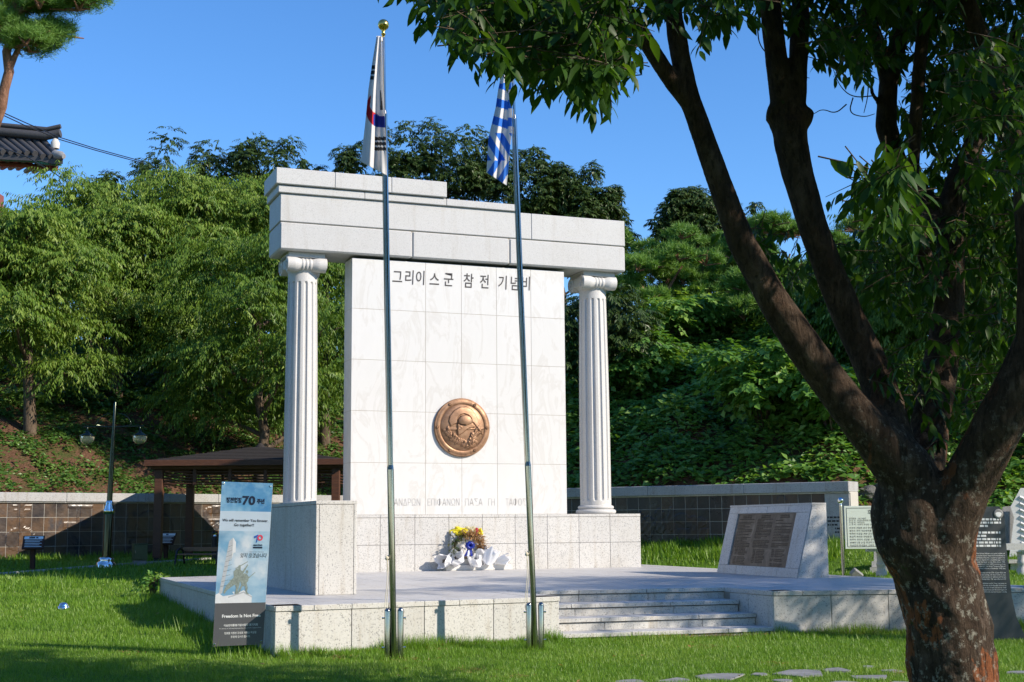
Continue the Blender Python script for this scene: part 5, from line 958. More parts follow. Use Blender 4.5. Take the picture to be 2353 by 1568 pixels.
P = np.concatenate(PG); H_ = np.concatenate(HG); W_ = np.concatenate(WG); nb = len(P); z = gz(P[:, 0], P[:, 1]); B = np.column_stack([P, z-.005]); a = rn.uniform(0, 6.283, nb); ln = rn.uniform(.1, .75, nb)*H_; a2 = a+rn.normal(1.57, .5, nb)
S = np.column_stack([np.cos(a), np.sin(a), np.zeros(nb)])*W_[:, None]/2; T = B+np.column_stack([np.cos(a2)*ln, np.sin(a2)*ln, H_]); V = np.stack([B-S, B+S, T], 1).reshape(-1, 3)
rv = np.clip(.45+.22*vnoise(P[:, 0], P[:, 1], .8, 5)+rn.normal(0, .2, nb), 0, 1)
DG = []; 
for p0_, p1_, n_, sp_ in (((-1.2, -11.05), (.85, -11.15), 900, .07), ((-6.1, -11.4), (-2.3, -10.95), 350, .05), ((.8, -11.15), (4.7, -12.2), 350, .05)):
    t_ = rn.random(n_); DG.append(np.array(p0_)+(np.array(p1_)-np.array(p0_))*t_[:, None]+np.column_stack([rn.normal(0, .03, n_), -np.abs(rn.normal(0, sp_, n_))]))
for _ in range(26):
    g_ = np.array(xy(rn.uniform(12, 24), rn.uniform(-6, 6))); n_ = int(rn.integers(20, 70)); DG.append(g_+rn.normal(0, rn.uniform(.05, .16), (n_, 2)))
DG = np.concatenate(DG); DG = DG[~inside(DG[:, 0], DG[:, 1])]; nd = len(DG); a_ = rn.uniform(0, 6.283, nd)
tag(link('dry_grass', leaf_mesh('dry_grass', np.column_stack([DG, gz(DG[:, 0], DG[:, 1])+rn.uniform(.005, .04, nd)]), np.column_stack([np.cos(a_), np.sin(a_), rn.uniform(-.05, .5, nd)]), np.tile([0, 0, 1.0], (nd, 1)), rn.uniform(.03, .08, nd), rn.uniform(.004, .008, nd), rn.random(nd)), MT['dry_leaf']), 'dry brown grass litter along the foot of the terrace and in thin lawn spots', 'dry grass', kind='stuff')
nf = 90; qf, lf = rn.uniform(11.5, 26, nf), rn.uniform(-8, 8, nf); xf, yf = xy(qf, lf); kf = ~inside(xf, yf); xf, yf = xf[kf], yf[kf]; nf = len(xf); a_ = rn.uniform(0, 6.283, nf)
tag(link('fallen_leaves', leaf_mesh('fallen_leaves', np.column_stack([xf, yf, gz(xf, yf)+.045]), np.column_stack([np.cos(a_), np.sin(a_), rn.normal(0, .3, nf)]), np.column_stack([rn.normal(0, .3, nf), rn.normal(0, .3, nf), np.ones(nf)]), rn.uniform(.05, .09, nf), rn.uniform(.025, .04, nf), rn.random(nf)), MT['dry_leaf']), 'scattered brown fallen leaves on the lawn', 'leaves', kind='stuff')
tag(link('lawn_grass', npmesh('lawn_grass', V, np.arange(nb*3).reshape(-1, 3), False, np.repeat(rv, 3)), MT['grass']), 'short green lawn grass with taller tufts along the stone edges', 'grass', kind='stuff')
# ------------------------------------------------------------------ slope cover
def cover(name, label, n, lrange, qoff, size, hgt, mat, dens=None, spread=1.0):
    l = rn.uniform(*lrange, n*3); q = np.interp(l, HL, HQ)+.25+rn.uniform(qoff[0], qoff[1], n*3); x, y = xy(q, l)
    if dens is not None: k = rn.random(len(x)) < dens(x, y); x, y = x[k], y[k]
    x, y = x[:n], y[:n]; n = len(x); z = gz(x, y); hb = hgt*np.clip(.5+.9*vnoise(x, y, 1.1, 9)+.4*vnoise(x, y, 3.1, 3), .05, 1.7)*rn.random(n)**.6
    P = np.column_stack([x, y, z+hb]); a = rn.uniform(0, 6.283, n); D = np.column_stack([np.cos(a), np.sin(a), rn.normal(-.15, .35, n)])-np.array([HF[0], HF[1], 0])*.3; N = np.column_stack([rn.normal(0, .4, n), rn.normal(0, .4, n), np.ones(n)])-np.array([HF[0], HF[1], 0])*.5
    L = size*rn.uniform(.6, 1.35, n); rnd = np.clip(.42+.25*vnoise(x, y, .9, 6)+rn.normal(0, .2, n), 0, 1); tag(link(name, leaf_mesh(name, P, D, N, L, L*.62, rnd), mat), label, 'ground cover', kind='stuff')
cover('slope_plants', 'low leafy plants scattered on the brown slope behind the left wall', 48000, (-22, -2), (0, 9), .125, .24, MT['leaf_cover'], lambda x, y: np.clip((vnoise(x, y, 1.6, 8)+.5*vnoise(x, y, 4.3, 2)+.45)*1.8, 0.08, 1))
cover('slope_shrubs', 'dense green undergrowth covering the slope behind the right wall', 90000, (-2, 16), (0, 17), .2, .62, MT['leaf_bush'])
cover('hill_undergrowth', 'mixed undergrowth on the upper hill between the trees', 30000, (-26, 0), (7, 22), .26, .7, MT['leaf_cover'])
# ------------------------------------------------------------------ trees
def tree_skeleton(base, height, seed, lean=(0, 0), r0=.2, nl=7, spread=.5, lo=.3):
    rg_ = np.random.default_rng(seed); mb = MB(); base = np.array(base); top = base+np.array([lean[0], lean[1], height*.96]); pts = [base+np.array([0, 0, -.3])]
    for k in range(1, 8): s = k/7; pts.append(base+(top-base)*s+np.array([rg_.normal(0, .12), rg_.normal(0, .12), 0])*s*1.6)
    mb.tube(pts, [r0*1.15]+[r0*(1-.85*k/7) for k in range(1, 8)], 9); tips = []
    for i in range(nl):
        s = lo+(.95-lo)*i/nl; j = s*7; p = pts[int(j)]+(pts[min(int(j)+1, 7)]-pts[int(j)])*(j-int(j)); a = i*2.4+rg_.uniform(-.4, .4); L = height*spread*(1-.45*s)*rg_.uniform(.75, 1.1); d = np.array([math.cos(a), math.sin(a), rg_.uniform(.25, .7)])
        q = [p]
        for m in range(1, 5): q.append(p+d*L*m/4+np.array([rg_.normal(0, .1)*L*.3, rg_.normal(0, .1)*L*.3, .06*L*m/4]))
        rr_ = r0*(.5-.25*s); mb.tube(q, [rr_*(1-.8*m/4) for m in range(5)], 6); tips += [q[2], q[3], q[4]]
        for m in (2, 3):
            d2 = d+rg_.normal(0, .6, 3); e = q[m]+d2*L*.35; mb.tube([q[m], (q[m]+e)/2+rg_.normal(0, .05, 3), e], [rr_*.4, rr_*.28, rr_*.1], 5); tips.append(e)
    return mb, tips+[pts[-1]]
def spray_leaves(C, n, rg_, clr, L0, wr, droop, nleaf=14, tw=.5, up=.35):
    """leafy sprays spread over clumps C (centre, radius)"""
    nc = len(C); cen = np.array([c for c, r in C]); rad = np.array([r for c, r in C]); pick = rg_.choice(nc, n, p=(rad.mean(1)**2)/(rad.mean(1)**2).sum()); d = rg_.normal(0, 1, (n, 3)); d[:, 2] = d[:, 2]*.8+up; d /= np.linalg.norm(d, axis=1, keepdims=True)
    p = cen[pick]+d*rad[pick]*rg_.uniform(.72, 1.06, (n, 1)); od = d.copy(); od[:, 2] = od[:, 2]*.4-.15; od += rg_.normal(0, .25, (n, 3)); od /= np.linalg.norm(od, axis=1, keepdims=True)
    s = (np.arange(nleaf)+.5)/nleaf; side = np.cross(od, [0, 0, 1.0]); side /= np.linalg.norm(side, axis=1, keepdims=True)+1e-9; sg = np.where(np.arange(nleaf) % 2, 1, -1)
    P = p[:, None]+od[:, None]*(s[None, :, None]-.4)*tw+np.array([0, 0, -1])*(s**2)[None, :, None]*tw*.3; D = od[:, None]*.45+side[:, None]*sg[None, :, None]*.42+np.array([0, 0, -1.0])*droop+rg_.normal(0, .13, (n, nleaf, 3))
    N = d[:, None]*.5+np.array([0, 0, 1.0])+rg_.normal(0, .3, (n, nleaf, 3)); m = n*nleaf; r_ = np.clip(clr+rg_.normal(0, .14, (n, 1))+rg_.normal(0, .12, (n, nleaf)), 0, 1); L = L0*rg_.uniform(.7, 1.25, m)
    return P.reshape(-1, 3), D.reshape(-1, 3), N.reshape(-1, 3), L, L*wr, r_.ravel()
def clumps(tips, rg_, rmin, rmax, extra=0, flat=.5):
    out = []
    for t in tips: r = rg_.uniform(rmin, rmax); out.append((np.array(t), np.array([r, r, r*flat])))
    for _ in range(extra):
        a, b = out[rg_.integers(len(out))], out[rg_.integers(len(out))]; f = rg_.random(); r = rg_.uniform(rmin, rmax); out.append((a[0]*(1-f)+b[0]*f, np.array([r, r, r*flat])))
    return out
def make_tree(name, label, u, v, q, vtop, seed, mat, L0, wr, droop, nspray, rc=(.9, 1.5), clr=.45, spread=.5, nl=8, r0=.2, lean=(0, 0), lo=.3, group=None, extra=8, upb=.35, tw=.55, nleaf=14, bark='bark', base=None, vmax=None, ell=None):
    b = stand(u, v, q) if base is None else np.array(base); h = (float(at(u, vtop, q+1)[2])-b[2]) if base is None else vtop; rg_ = np.random.default_rng(seed); o = thing(name, label, 'tree', tuple(b), group); mb, tips = tree_skeleton(b, h*(.82 if ell is not None else 1), seed, lean, r0, nl, spread, lo); mb.build('trunk', MT[bark], o)
    C = clumps(tips, rg_, rc[0], rc[1], extra)
    if ell is not None:
        C = []
        for _ in range(42):
            d_ = rg_.normal(0, 1, 3); d_ = d_/np.linalg.norm(d_)*rg_.random()**.4; r_ = ell*rg_.uniform(.28, .5); C.append((b+np.array([d_[0]*ell*1.05, d_[1]*ell*1.05, h*(.66+.36*d_[2])]), np.array([r_, r_, r_*.9])))
    if vmax is not None:
        pv_ = lambda p: VC-((p-CAM)@UP)/((p-CAM)@fwd)*FD
        C = [c for c in C if pv_(c[0]-np.array([0, 0, c[1][2]+.5])) < vmax] or C[:1]
    link('crown', leaf_mesh('crown', *spray_leaves(C, nspray, rg_, clr, L0, wr, droop, nleaf, tw, upb)), mat, o); return o, C
ZK = dict(mat=MT['leaf_zel'], L0=.165, wr=.3, droop=.85, tw=.9, nleaf=14, upb=.75)
g1 = 'zelkova trees on the left slope'
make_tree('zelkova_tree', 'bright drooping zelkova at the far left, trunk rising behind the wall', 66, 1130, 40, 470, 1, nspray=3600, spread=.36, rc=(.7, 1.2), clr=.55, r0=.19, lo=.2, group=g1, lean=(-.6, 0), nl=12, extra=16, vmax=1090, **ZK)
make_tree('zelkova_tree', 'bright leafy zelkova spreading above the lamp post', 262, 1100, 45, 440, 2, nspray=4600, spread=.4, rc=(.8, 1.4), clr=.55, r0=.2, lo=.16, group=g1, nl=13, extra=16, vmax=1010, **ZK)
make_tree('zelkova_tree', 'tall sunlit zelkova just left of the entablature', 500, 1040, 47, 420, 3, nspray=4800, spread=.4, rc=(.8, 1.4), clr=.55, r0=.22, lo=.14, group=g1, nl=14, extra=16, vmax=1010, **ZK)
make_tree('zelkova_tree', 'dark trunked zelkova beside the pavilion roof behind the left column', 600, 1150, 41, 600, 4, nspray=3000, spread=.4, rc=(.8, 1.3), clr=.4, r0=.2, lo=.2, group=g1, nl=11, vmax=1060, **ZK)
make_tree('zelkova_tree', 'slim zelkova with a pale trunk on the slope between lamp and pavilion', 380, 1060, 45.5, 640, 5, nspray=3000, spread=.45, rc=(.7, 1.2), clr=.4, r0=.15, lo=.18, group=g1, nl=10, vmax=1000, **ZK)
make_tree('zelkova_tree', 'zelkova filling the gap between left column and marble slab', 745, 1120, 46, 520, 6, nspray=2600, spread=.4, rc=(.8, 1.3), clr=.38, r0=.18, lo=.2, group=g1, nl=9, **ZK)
make_tree('zelkova_tree', 'zelkova on the slope edge at the far left below the tiled eave', -60, 1000, 50, 520, 7, nspray=2800, spread=.42, rc=(.9, 1.4), clr=.45, r0=.2, lo=.2, group=g1, nl=9, vmax=1000, **ZK)
make_tree('zelkova_tree', 'zelkova behind the lamp on the upper left slope', 150, 900, 54, 500, 8, nspray=3200, spread=.42, rc=(1.0, 1.5), clr=.4, r0=.2, lo=.15, group=g1, nl=10, **ZK)
OK_ = dict(mat=MT['leaf_oak'], L0=.18, wr=.36, droop=.5, tw=.4, nleaf=11)
g2 = 'dark oaks along the hilltop'
for k, (lab, u, vt, hw) in enumerate((('dark oak at the left end of the skyline row', 235, 395, 45), ('rounded dark oak on the skyline above the lamp', 400, 305, 75), ('oak on the skyline right of the rounded left one', 472, 335, 45), ('dark oak on the skyline left of the entablature corner', 565, 312, 50), ('dark oak on the skyline right above the entablature corner', 655, 297, 55), ('small oak top above the parapet left end', 705, 340, 30), ('low oak left of the white flag', 800, 338, 42), ('dark oak on the skyline behind the white flag', 868, 300, 50), ('oak on the skyline just right of the left flagpole', 945, 288, 55), ('tallest dark oak on the skyline between the flagpoles', 1030, 265, 60), ('oak on the skyline left of the striped flag', 1100, 312, 45), ('dark oak on the skyline behind the right flagpole', 1190, 350, 60), ('oak on the skyline right of the striped flag', 1248, 345, 50), ('oak between the two right skyline oaks', 1295, 367, 40), ('dark oak above the entablature right end', 1352, 388, 50), ('last low oak of the row at the entablature right end', 1405, 425, 32), ('open dark oak right of the monument, left one', 1552, 425, 40), ('open dark oak right of the monument, beside the limb', 1605, 412, 40), ('oak top seen through the forked limbs', 1660, 458, 50), ('pale oak top between the two limbs', 1722, 468, 36))):
    hwm = hw/FD*62*1.3; make_tree('oak_tree', lab, u, 720, 62, vt, 20+k, nspray=1700, spread=hwm*.8*1.25/8, rc=(hwm*.38, hwm*.62), clr=.45, r0=.16, lo=.3, group=g2, nl=12, extra=0, ell=hwm, **OK_)
make_tree('willow_like_tree', 'drooping green tree on the slope behind the right column', 1390, 1000, 41, 690, 41, nspray=1500, spread=.42, rc=(.7, 1.1), clr=.4, r0=.12, lo=.2, group=None, nl=8, **OK_)
# trees of the right background, mostly behind the near tree
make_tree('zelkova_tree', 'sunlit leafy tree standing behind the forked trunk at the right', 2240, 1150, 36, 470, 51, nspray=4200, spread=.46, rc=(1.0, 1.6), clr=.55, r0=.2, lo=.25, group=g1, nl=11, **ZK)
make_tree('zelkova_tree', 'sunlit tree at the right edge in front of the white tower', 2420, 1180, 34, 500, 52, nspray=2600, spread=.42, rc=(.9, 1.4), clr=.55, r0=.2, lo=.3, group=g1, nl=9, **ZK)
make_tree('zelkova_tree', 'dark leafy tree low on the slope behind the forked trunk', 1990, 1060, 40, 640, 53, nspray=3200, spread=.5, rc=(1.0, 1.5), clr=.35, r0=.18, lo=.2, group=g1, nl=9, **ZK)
# ------------------------------------------------------------------ pines
def needles(T, rg_, n, L, w_):
    T = np.array(T); m = len(T)*n; P = np.repeat(T, n, 0)+rg_.normal(0, .05, (m, 3)); D = rg_.normal(0, 1, (m, 3)); D[:, 2] = np.abs(D[:, 2])*.9+.1; D /= np.linalg.norm(D, axis=1, keepdims=True); S = np.cross(D, rg_.normal(0, 1, (m, 3))); S /= np.linalg.norm(S, axis=1, keepdims=True); E = P+D*(L*rg_.uniform(.7, 1.2, (m, 1))); V = np.stack([P-S*w_/2, P+S*w_/2, E], 1).reshape(-1, 3)
    return npmesh('needles', V, np.arange(m*3).reshape(-1, 3), False, np.repeat(np.clip(.45+rg_.normal(0, .2, m), 0, 1), 3))
def pine(name, label, base, skel, pads, seed, ntuft, nn, L, w_, group=None):
    rg_ = np.random.default_rng(seed); o = thing(name, label, 'tree', tuple(base), group); mb = MB()
    for pts, rad in skel: mb.tube(pts, rad, 8)
    T = []
    for c, r in pads:
        c = np.array(c)
        for _ in range(ntuft):
            d = rg_.normal(0, 1, 3); d /= np.linalg.norm(d); d[2] = abs(d[2])*1.0-.18; T.append(c+d*np.array(r)*rg_.uniform(.75, 1.05))
        for _ in range(5): e = c+rg_.normal(0, .5, 3)*np.array(r); mb.tube([c-np.array([0, 0, r[2]*.5]), e], [.035, .012], 5)
    mb.build('trunk', MT['bark_pine'], o); link('crown', needles(T, rg_, nn, L, w_), MT['leaf_pine'], o)
g3 = 'pines on the right slope'
for k, (lab, u, vb, q, vt, wd) in enumerate((('rounded sunlit pine just right of the entablature', 1500, 755, 47, 528, 2.1), ('pine on the slope between the round pine and the forked trunk', 1640, 770, 50, 545, 1.9), ('pine crown seen between the forked limbs', 1770, 770, 48, 492, 1.9), ('small pine above the shrubs right of the black post', 1790, 790, 44, 610, 1.5), ('pine behind the right limbs of the near tree', 1990, 760, 50, 500, 2.0))):
    b = stand(u, vb, q); top = float(at(u, vt, q+.8)[2]); h = max(top-b[2], 2.5); rg_ = np.random.default_rng(60+k); sk = []; pads = []
    for j in range(4):
        a = j*1.6+rg_.uniform(0, 1); e = b+np.array([math.cos(a)*.5*wd, math.sin(a)*.5*wd, h*.62]); sk.append(([b-np.array([0, 0, .2]), b+(e-b)*.4+np.array([0, 0, .1*h]), e], [.11, .075, .03]))
    for j in range(26):
        a = rg_.uniform(0, 6.28); zf = rg_.uniform(.25, .93); r_ = wd*math.sqrt(max(.05, 1-((zf-.45)/.55)**2))*math.sqrt(rg_.random()); pads.append((b+np.array([math.cos(a)*r_, math.sin(a)*r_, h*zf]), (.62, .62, .3)))
    pine('pine_tree', lab, b, sk, pads, 70+k, 30, 50, .24, .03, g3)
QPn = 24.0
def pn(u, v, d=0.0): return at(u, v, QPn+d)
pb_ = stand(-150, 1300, QPn)
sk = [([pb_-np.array([0, 0, .3]), pn(-130, 800), pn(-90, 460, .2), pn(-50, 360), pn(-12, 285), pn(3, 245), pn(10, 205), pn(21, 165), pn(15, 120), pn(30, 70), pn(36, 20), pn(30, -60), pn(40, -160)], [.2, .18, .14, .11, .1, .095, .085, .085, .075, .065, .065, .06, .045]), ([pn(20, 160), pn(34, 130), pn(46, 105), pn(62, 80)], [.07, .05, .04, .02]), ([pn(34, 40), pn(52, 20), pn(48, 0), pn(70, -60)], [.06, .05, .05, .03]), ([pn(34, 30), pn(90, 8), pn(150, 2), pn(200, -6)], [.06, .04, .035, .02]), ([pn(30, 60), pn(0, 40), pn(-50, 10)], [.05, .04, .02])]
pads = [(pn(u, v, d), (.38, .38, .17)) for u, v, d in ((15, 70, 0), (45, 72, .3), (80, 78, 0), (110, 82, .2), (60, 92, -.3), (95, 98, .1), (70, 108, .2), (20, 85, .4), (0, 60, -.2), (-20, 80, .1), (130, 70, .3), (60, 14, .2), (90, 8, -.2), (120, 14, .3), (75, 0, .4), (180, 12, 0), (170, 4, .4), (205, -2, 0), (150, -6, .2), (10, 20, .2), (-10, 40, 0), (0, -10, .3), (40, -40, 0), (120, -40, .2), (-60, 0, 0), (-80, -60, .2))]
pads = [(c, r) for c, r in pads if True]
pine('pine_tree', 'red barked pine leaning in at the upper left corner', pb_, sk, pads, 90, 34, 70, .15, .009)
# ------------------------------------------------------------------ broad-leaved shrubs by the right wall, small plants
def shrub(label, u, v, q, rr_, n, seed, L0=.22, clr=.5, name='broadleaf_shrub', mat='leaf_bush', group='shrubs above the right wall'):
    b = stand(u, v, q); rg_ = np.random.default_rng(seed); o = thing(name, label, 'shrub', tuple(b), group); mb = MB(); C = []
    for k in range(9): a = rg_.uniform(0, 6.28); e = b+np.array([math.cos(a)*rr_[0]*rg_.uniform(.2, .8), math.sin(a)*rr_[0]*rg_.uniform(.2, .8), rr_[1]*rg_.uniform(.4, 1)]); mb.tube([b-np.array([0, 0, .15]), (b+e)/2+np.array([0, 0, .15]), e], [.03, .02, .008], 5); r = rr_[0]*rg_.uniform(.35, .55); C.append((e, np.array([r, r, r*.6])))
    mb.build('stems', MT['bark'], o); link('foliage', leaf_mesh('foliage', *spray_leaves(C, n, rg_, clr, L0, .75, .25, 7, .5)), MT[mat], o)
shrub('broad leaved bright shrub hanging over the right wall cap', 1760, 1080, 35.5, (1.5, 1.9), 420, 1); shrub('broad leaved dark shrub over the wall end by the trunk', 1920, 1080, 34, (1.4, 1.8), 380, 2, clr=.4); shrub('sunlit shrub high on the right slope under the pines', 1560, 820, 44.5, (1.6, 1.4), 460, 3, .2, .7); shrub('sunlit shrub on the slope left of the black marker post', 1640, 790, 46, (1.4, 1.2), 380, 4, .2, .7); shrub('sprawling shrub on the mid slope beside the right column', 1480, 900, 41, (1.6, 1.3), 420, 5, .2, .45)
shrub('leafy weed beside the left corner of the terrace', 352, 1372, 25.8, (.22, .4), 26, 6, .09, .6, 'weed_clump', group=None)
# ------------------------------------------------------------------ the near tree
QN = 9.6
def tp(u, v, dq=0.0): return at(u, v, QN+dq+(1700-v)*QN/FD*math.sin(PITCH))
def tube_px(L):
    pts = [tp(u, v, dq) for u, v, wd, dq in L]; rad = [wd/2/FD*QN for u, v, wd, dq in L]; return pts, rad
limbs = [[(2205, 1760, 260, 0), (2198, 1660, 222, 0), (2192, 1568, 204, 0), (2180, 1440, 200, 0), (2150, 1320, 190, 0), (2115, 1230, 190, 0), (2100, 1160, 190, 0), (2110, 1100, 170, 0)],
 [(2125, 1330, 120, -.05), (2088, 1240, 160, -.02), (2078, 1180, 160, 0), (2088, 1120, 140, -.05), (2100, 1080, 110, -.05)],
 [(2115, 1150, 150, 0), (2075, 1075, 136, -.1), (2012, 1002, 112, -.15), (1950, 935, 94, -.18), (1898, 868, 88, -.2), (1846, 795, 86, -.25), (1770, 680, 74, -.3), (1705, 560, 64, -.35), (1660, 440, 58, -.4), (1618, 320, 53, -.45), (1585, 230, 51, -.5), (1563, 130, 46, -.5), (1545, 20, 44, -.5), (1530, -120, 38, -.4), (1500, -330, 24, -.2)],
 [(1590, 245, 44, -.5), (1545, 190, 42, -.55), (1500, 120, 40, -.6), (1455, 45, 38, -.7), (1410, -10, 34, -.8), (1340, -90, 26, -1.1), (1230, -150, 16, -1.5)],
 [(2060, 1030, 90, -.05), (2042, 950, 90, .05), (2018, 880, 86, .1), (1988, 810, 82, .12), (1950, 730, 78, .12), (1908, 630, 74, .12), (1868, 520, 72, .1), (1835, 410, 76, .1), (1818, 330, 84, .1), (1812, 280, 86, .1)],
 [(1812, 300, 80, .1), (1785, 265, 60, .1), (1762, 262, 40, .1)], [(1818, 290, 70, .1), (1850, 268, 55, .1), (1868, 272, 36, .1)],
 [(1805, 285, 66, .1), (1790, 180, 58, .1), (1775, 60, 54, .1), (1760, -60, 48, .1), (1740, -300, 26, .1)], [(1822, 280, 60, .1), (1832, 190, 50, .15), (1838, 60, 48, .2), (1842, -80, 42, .3), (1870, -300, 22, .5)],
 [(2118, 1090, 110, .2), (2136, 980, 94, .35), (2155, 880, 90, .45), (2170, 790, 84, .5), (2182, 690, 74, .55), (2187, 590, 66, .55), (2182, 500, 72, .6), (2200, 420, 66, .6), (2240, 330, 52, .7), (2290, 220, 44, .8), (2340, 60, 36, 1.0)],
 [(2165, 690, 42, .5), (2128, 600, 38, .4), (2102, 500, 34, .35), (2098, 400, 33, .3), (2104, 280, 33, .25), (2112, 160, 34, .2), (2122, 60, 36, .2), (2150, -40, 30, .2)],
 [(2172, 520, 60, .6), (2110, 440, 58, .8), (2060, 370, 56, 1.0), (2036, 290, 58, 1.0), (2040, 200, 52, 1.0), (2060, 120, 42, 1.0), (2085, 20, 38, 1.0), (2100, -120, 26, 1.0)], [(2040, 190, 44, 1.0), (2020, 110, 40, 1.0), (1998, 40, 36, 1.0), (1985, -60, 28, 1.0)], [(2025, 245, 16, 1.0), (2004, 215, 14, .9), (2000, 190, 13, .9)],
 [(2165, 1420, 110, 0), (2152, 1310, 160, -.02), (2172, 1210, 150, -.1), (2218, 1118, 120, -.2), (2260, 1042, 116, -.3), (2300, 965, 112, -.4), (2345, 880, 108, -.48), (2388, 780, 100, -.55), (2390, 600, 100, -.6), (2370, 420, 84, -.6), (2330, 300, 66, -.6), (2290, 200, 48, -.5), (2262, 110, 44, -.5), (2220, 0, 40, -.4), (2180, -120, 30, -.3)], [(2380, 560, 70, -.6), (2430, 350, 60, -.6), (2500, 100, 40, -.6)]]
near = thing('near_tree', 'large forked tree with peeling bark in the right foreground', 'tree', tuple(np.append(tp(2205, 1700)[:2], 0)))
mb = MB()
for L in limbs:
    pts, rad = tube_px(L); pp, rr_ = [], []
    for i in range(len(pts)-1):
        for s in np.linspace(0, 1, 5)[:-1]: pp.append(pts[i]*(1-s)+pts[i+1]*s); rr_.append(rad[i]*(1-s)+rad[i+1]*s)
    pp.append(pts[-1]); rr_.append(rad[-1]); mb.tube(pp, rr_, 14)
me = mb.mesh('limbs'); tmp = bpy.data.objects.new('tmp', me); COL.objects.link(tmp); m1 = tmp.modifiers.new('r', 'REMESH'); m1.mode = 'VOXEL'; m1.voxel_size = .019; m1.use_smooth_shade = True; m2 = tmp.modifiers.new('s', 'SMOOTH'); m2.factor = .5; m2.iterations = 7
dg = bpy.context.evaluated_depsgraph_get(); lm_ = bpy.data.meshes.new_from_object(tmp.evaluated_get(dg)); bpy.data.objects.remove(tmp)
co = np.zeros(len(lm_.vertices)*3, np.float32); lm_.vertices.foreach_get('co', co); co = co.reshape(-1, 3); no = np.zeros_like(co).ravel(); lm_.vertices.foreach_get('normal', no); no = no.reshape(-1, 3)
nz_ = vnoise(co[:, 0]*1.0+co[:, 2]*.3, co[:, 1]+co[:, 2]*.8, 6, 1)*.014+vnoise(co[:, 0]+co[:, 1], co[:, 2]*.8-co[:, 1], 17, 2)*.006+vnoise(co[:, 0]-co[:, 1]*.7, co[:, 2]*1.5, 41, 3)*.0035; low = np.clip((2.2-co[:, 2])/1.5, .25, 1); co += no*(nz_*low)[:, None]; lm_.vertices.foreach_set('co', co.ravel()); lm_.polygons.foreach_set('use_smooth', [True]*len(lm_.polygons)); lm_.update(); link('trunk', lm_, MT['bark_near'], near)
# leaves: pointed blades with a folded midrib, hung along twigs
LT_ = np.array([(0, 0), (.18, .22), (.45, .33), (.75, .2)])
def big_leaves(P, D, N, L, W):
    n = len(P); D = D/np.linalg.norm(D, axis=1, keepdims=True); S = np.cross(D, N); S /= np.linalg.norm(S, axis=1, keepdims=True); U = np.cross(S, D); V = []
    for t_, h_ in LT_:
        c = P+D*(L*t_)[:, None]-U*(L*.12*t_*t_)[:, None]; V += [c+S*(W*h_*1.5)[:, None]+U*(W*.12)[:, None]*h_*3, c, c-S*(W*h_*1.5)[:, None]+U*(W*.12)[:, None]*h_*3]
    V.append(P+D*L[:, None]-U*(L*.14)[:, None]); m = len(V); V = np.stack(V, 1); F = []
    for k in range(3):
        for a, b in ((0, 1), (1, 2)): F.append((3*k+a, 3*k+3+a, 3*k+3+b, 3*k+b))
    base = (np.arange(n)*m)[:, None, None]
    T4 = np.array([t_ for q_ in F for t_ in ((q_[0], q_[1], q_[2]), (q_[0], q_[2], q_[3]))]+[(9, 12, 10), (10, 12, 11)]); return V.reshape(-1, 3), (T4[None]+base).reshape(-1, 3), m
def twig_set(rg_, centers, L_, nleaf, twl, dr):
    n = len(centers); d = rg_.normal(0, 1, (n, 3)); d[:, 2] = rg_.uniform(-.55, .1, n); d /= np.linalg.norm(d, axis=1, keepdims=True); s = (np.arange(nleaf)+.5)/nleaf; side = np.cross(d, [0, 0, 1.0]); side /= np.linalg.norm(side, axis=1, keepdims=True); sg = np.where(np.arange(nleaf) % 2, 1, -1)
    P = centers[:, None]+d[:, None]*((s-.5)*twl)[None, :, None]-np.array([0, 0, 1])*(s*s*twl*.2)[None, :, None]; D = d[:, None]*.45+side[:, None]*sg[None, :, None]*.55+np.array([0, 0, -1])*dr+rg_.normal(0, .2, (n, nleaf, 3)); N = np.array([0, 0, 1.0])+rg_.normal(0, .45, (n, nleaf, 3)); m = n*nleaf
    return P.reshape(-1, 3), D.reshape(-1, 3), N.reshape(-1, 3), L_*rg_.uniform(.65, 1.2, m), centers, d
rg_ = np.random.default_rng(77); cents = []
def fill(poly, n, q0, q1):
    poly = [tuple(p) for p in poly]; xs = [p[0] for p in poly]; ys = [p[1] for p in poly]; u = rg_.uniform(min(xs), max(xs), n*4); v = rg_.uniform(min(ys), max(ys), n*4); k = inpoly(u, v, poly); u, v = u[k][:n], v[k][:n]; q = rg_.uniform(q0, q1, len(u)); cents.append(np.array([at(a, b, c) for a, b, c in zip(u, v, q)]))
fill([(935, -70), (950, -25), (985, 5), (1030, 40), (1050, 85), (1100, 108), (1160, 128), (1235, 150), (1290, 170), (1345, 200), (1400, 190), (1425, 140), (1440, 60), (1425, -70)], 310, 6.6, 8.8)
fill([(1180, 0), (1430, 0), (1430, 120), (1400, 185), (1330, 190), (1240, 140)], 80, 7.6, 9.4); fill([(1470, -60), (1540, -60), (1545, 10), (1500, 30)], 10, 8, 10)
fill([(1560, -60), (1740, -60), (1735, 10), (1690, 30), (1640, 60), (1570, 20)], 30, 8, 10)
fill([(1740, -60), (2353, -60), (2380, 250), (2200, 240), (2080, 150), (1930, 130), (1860, 60), (1760, 30)], 300, 10.0, 12.2)
fill([(1880, 40), (2010, 90), (1990, 160), (1900, 150)], 26, 9, 11); fill([(2110, 120), (2353, 120), (2400, 560), (2200, 620), (2110, 560), (2080, 330)], 330, 10.4, 12.8); fill([(2190, 120), (2353, 60), (2400, 420), (2260, 400)], 70, 7.5, 9.0)
fill([(1930, 335), (2080, 330), (2090, 440), (1990, 420)], 14, 6.0, 7.0); fill([(1960, 420), (2080, 400), (2100, 540), (2020, 510)], 22, 7.0, 9)
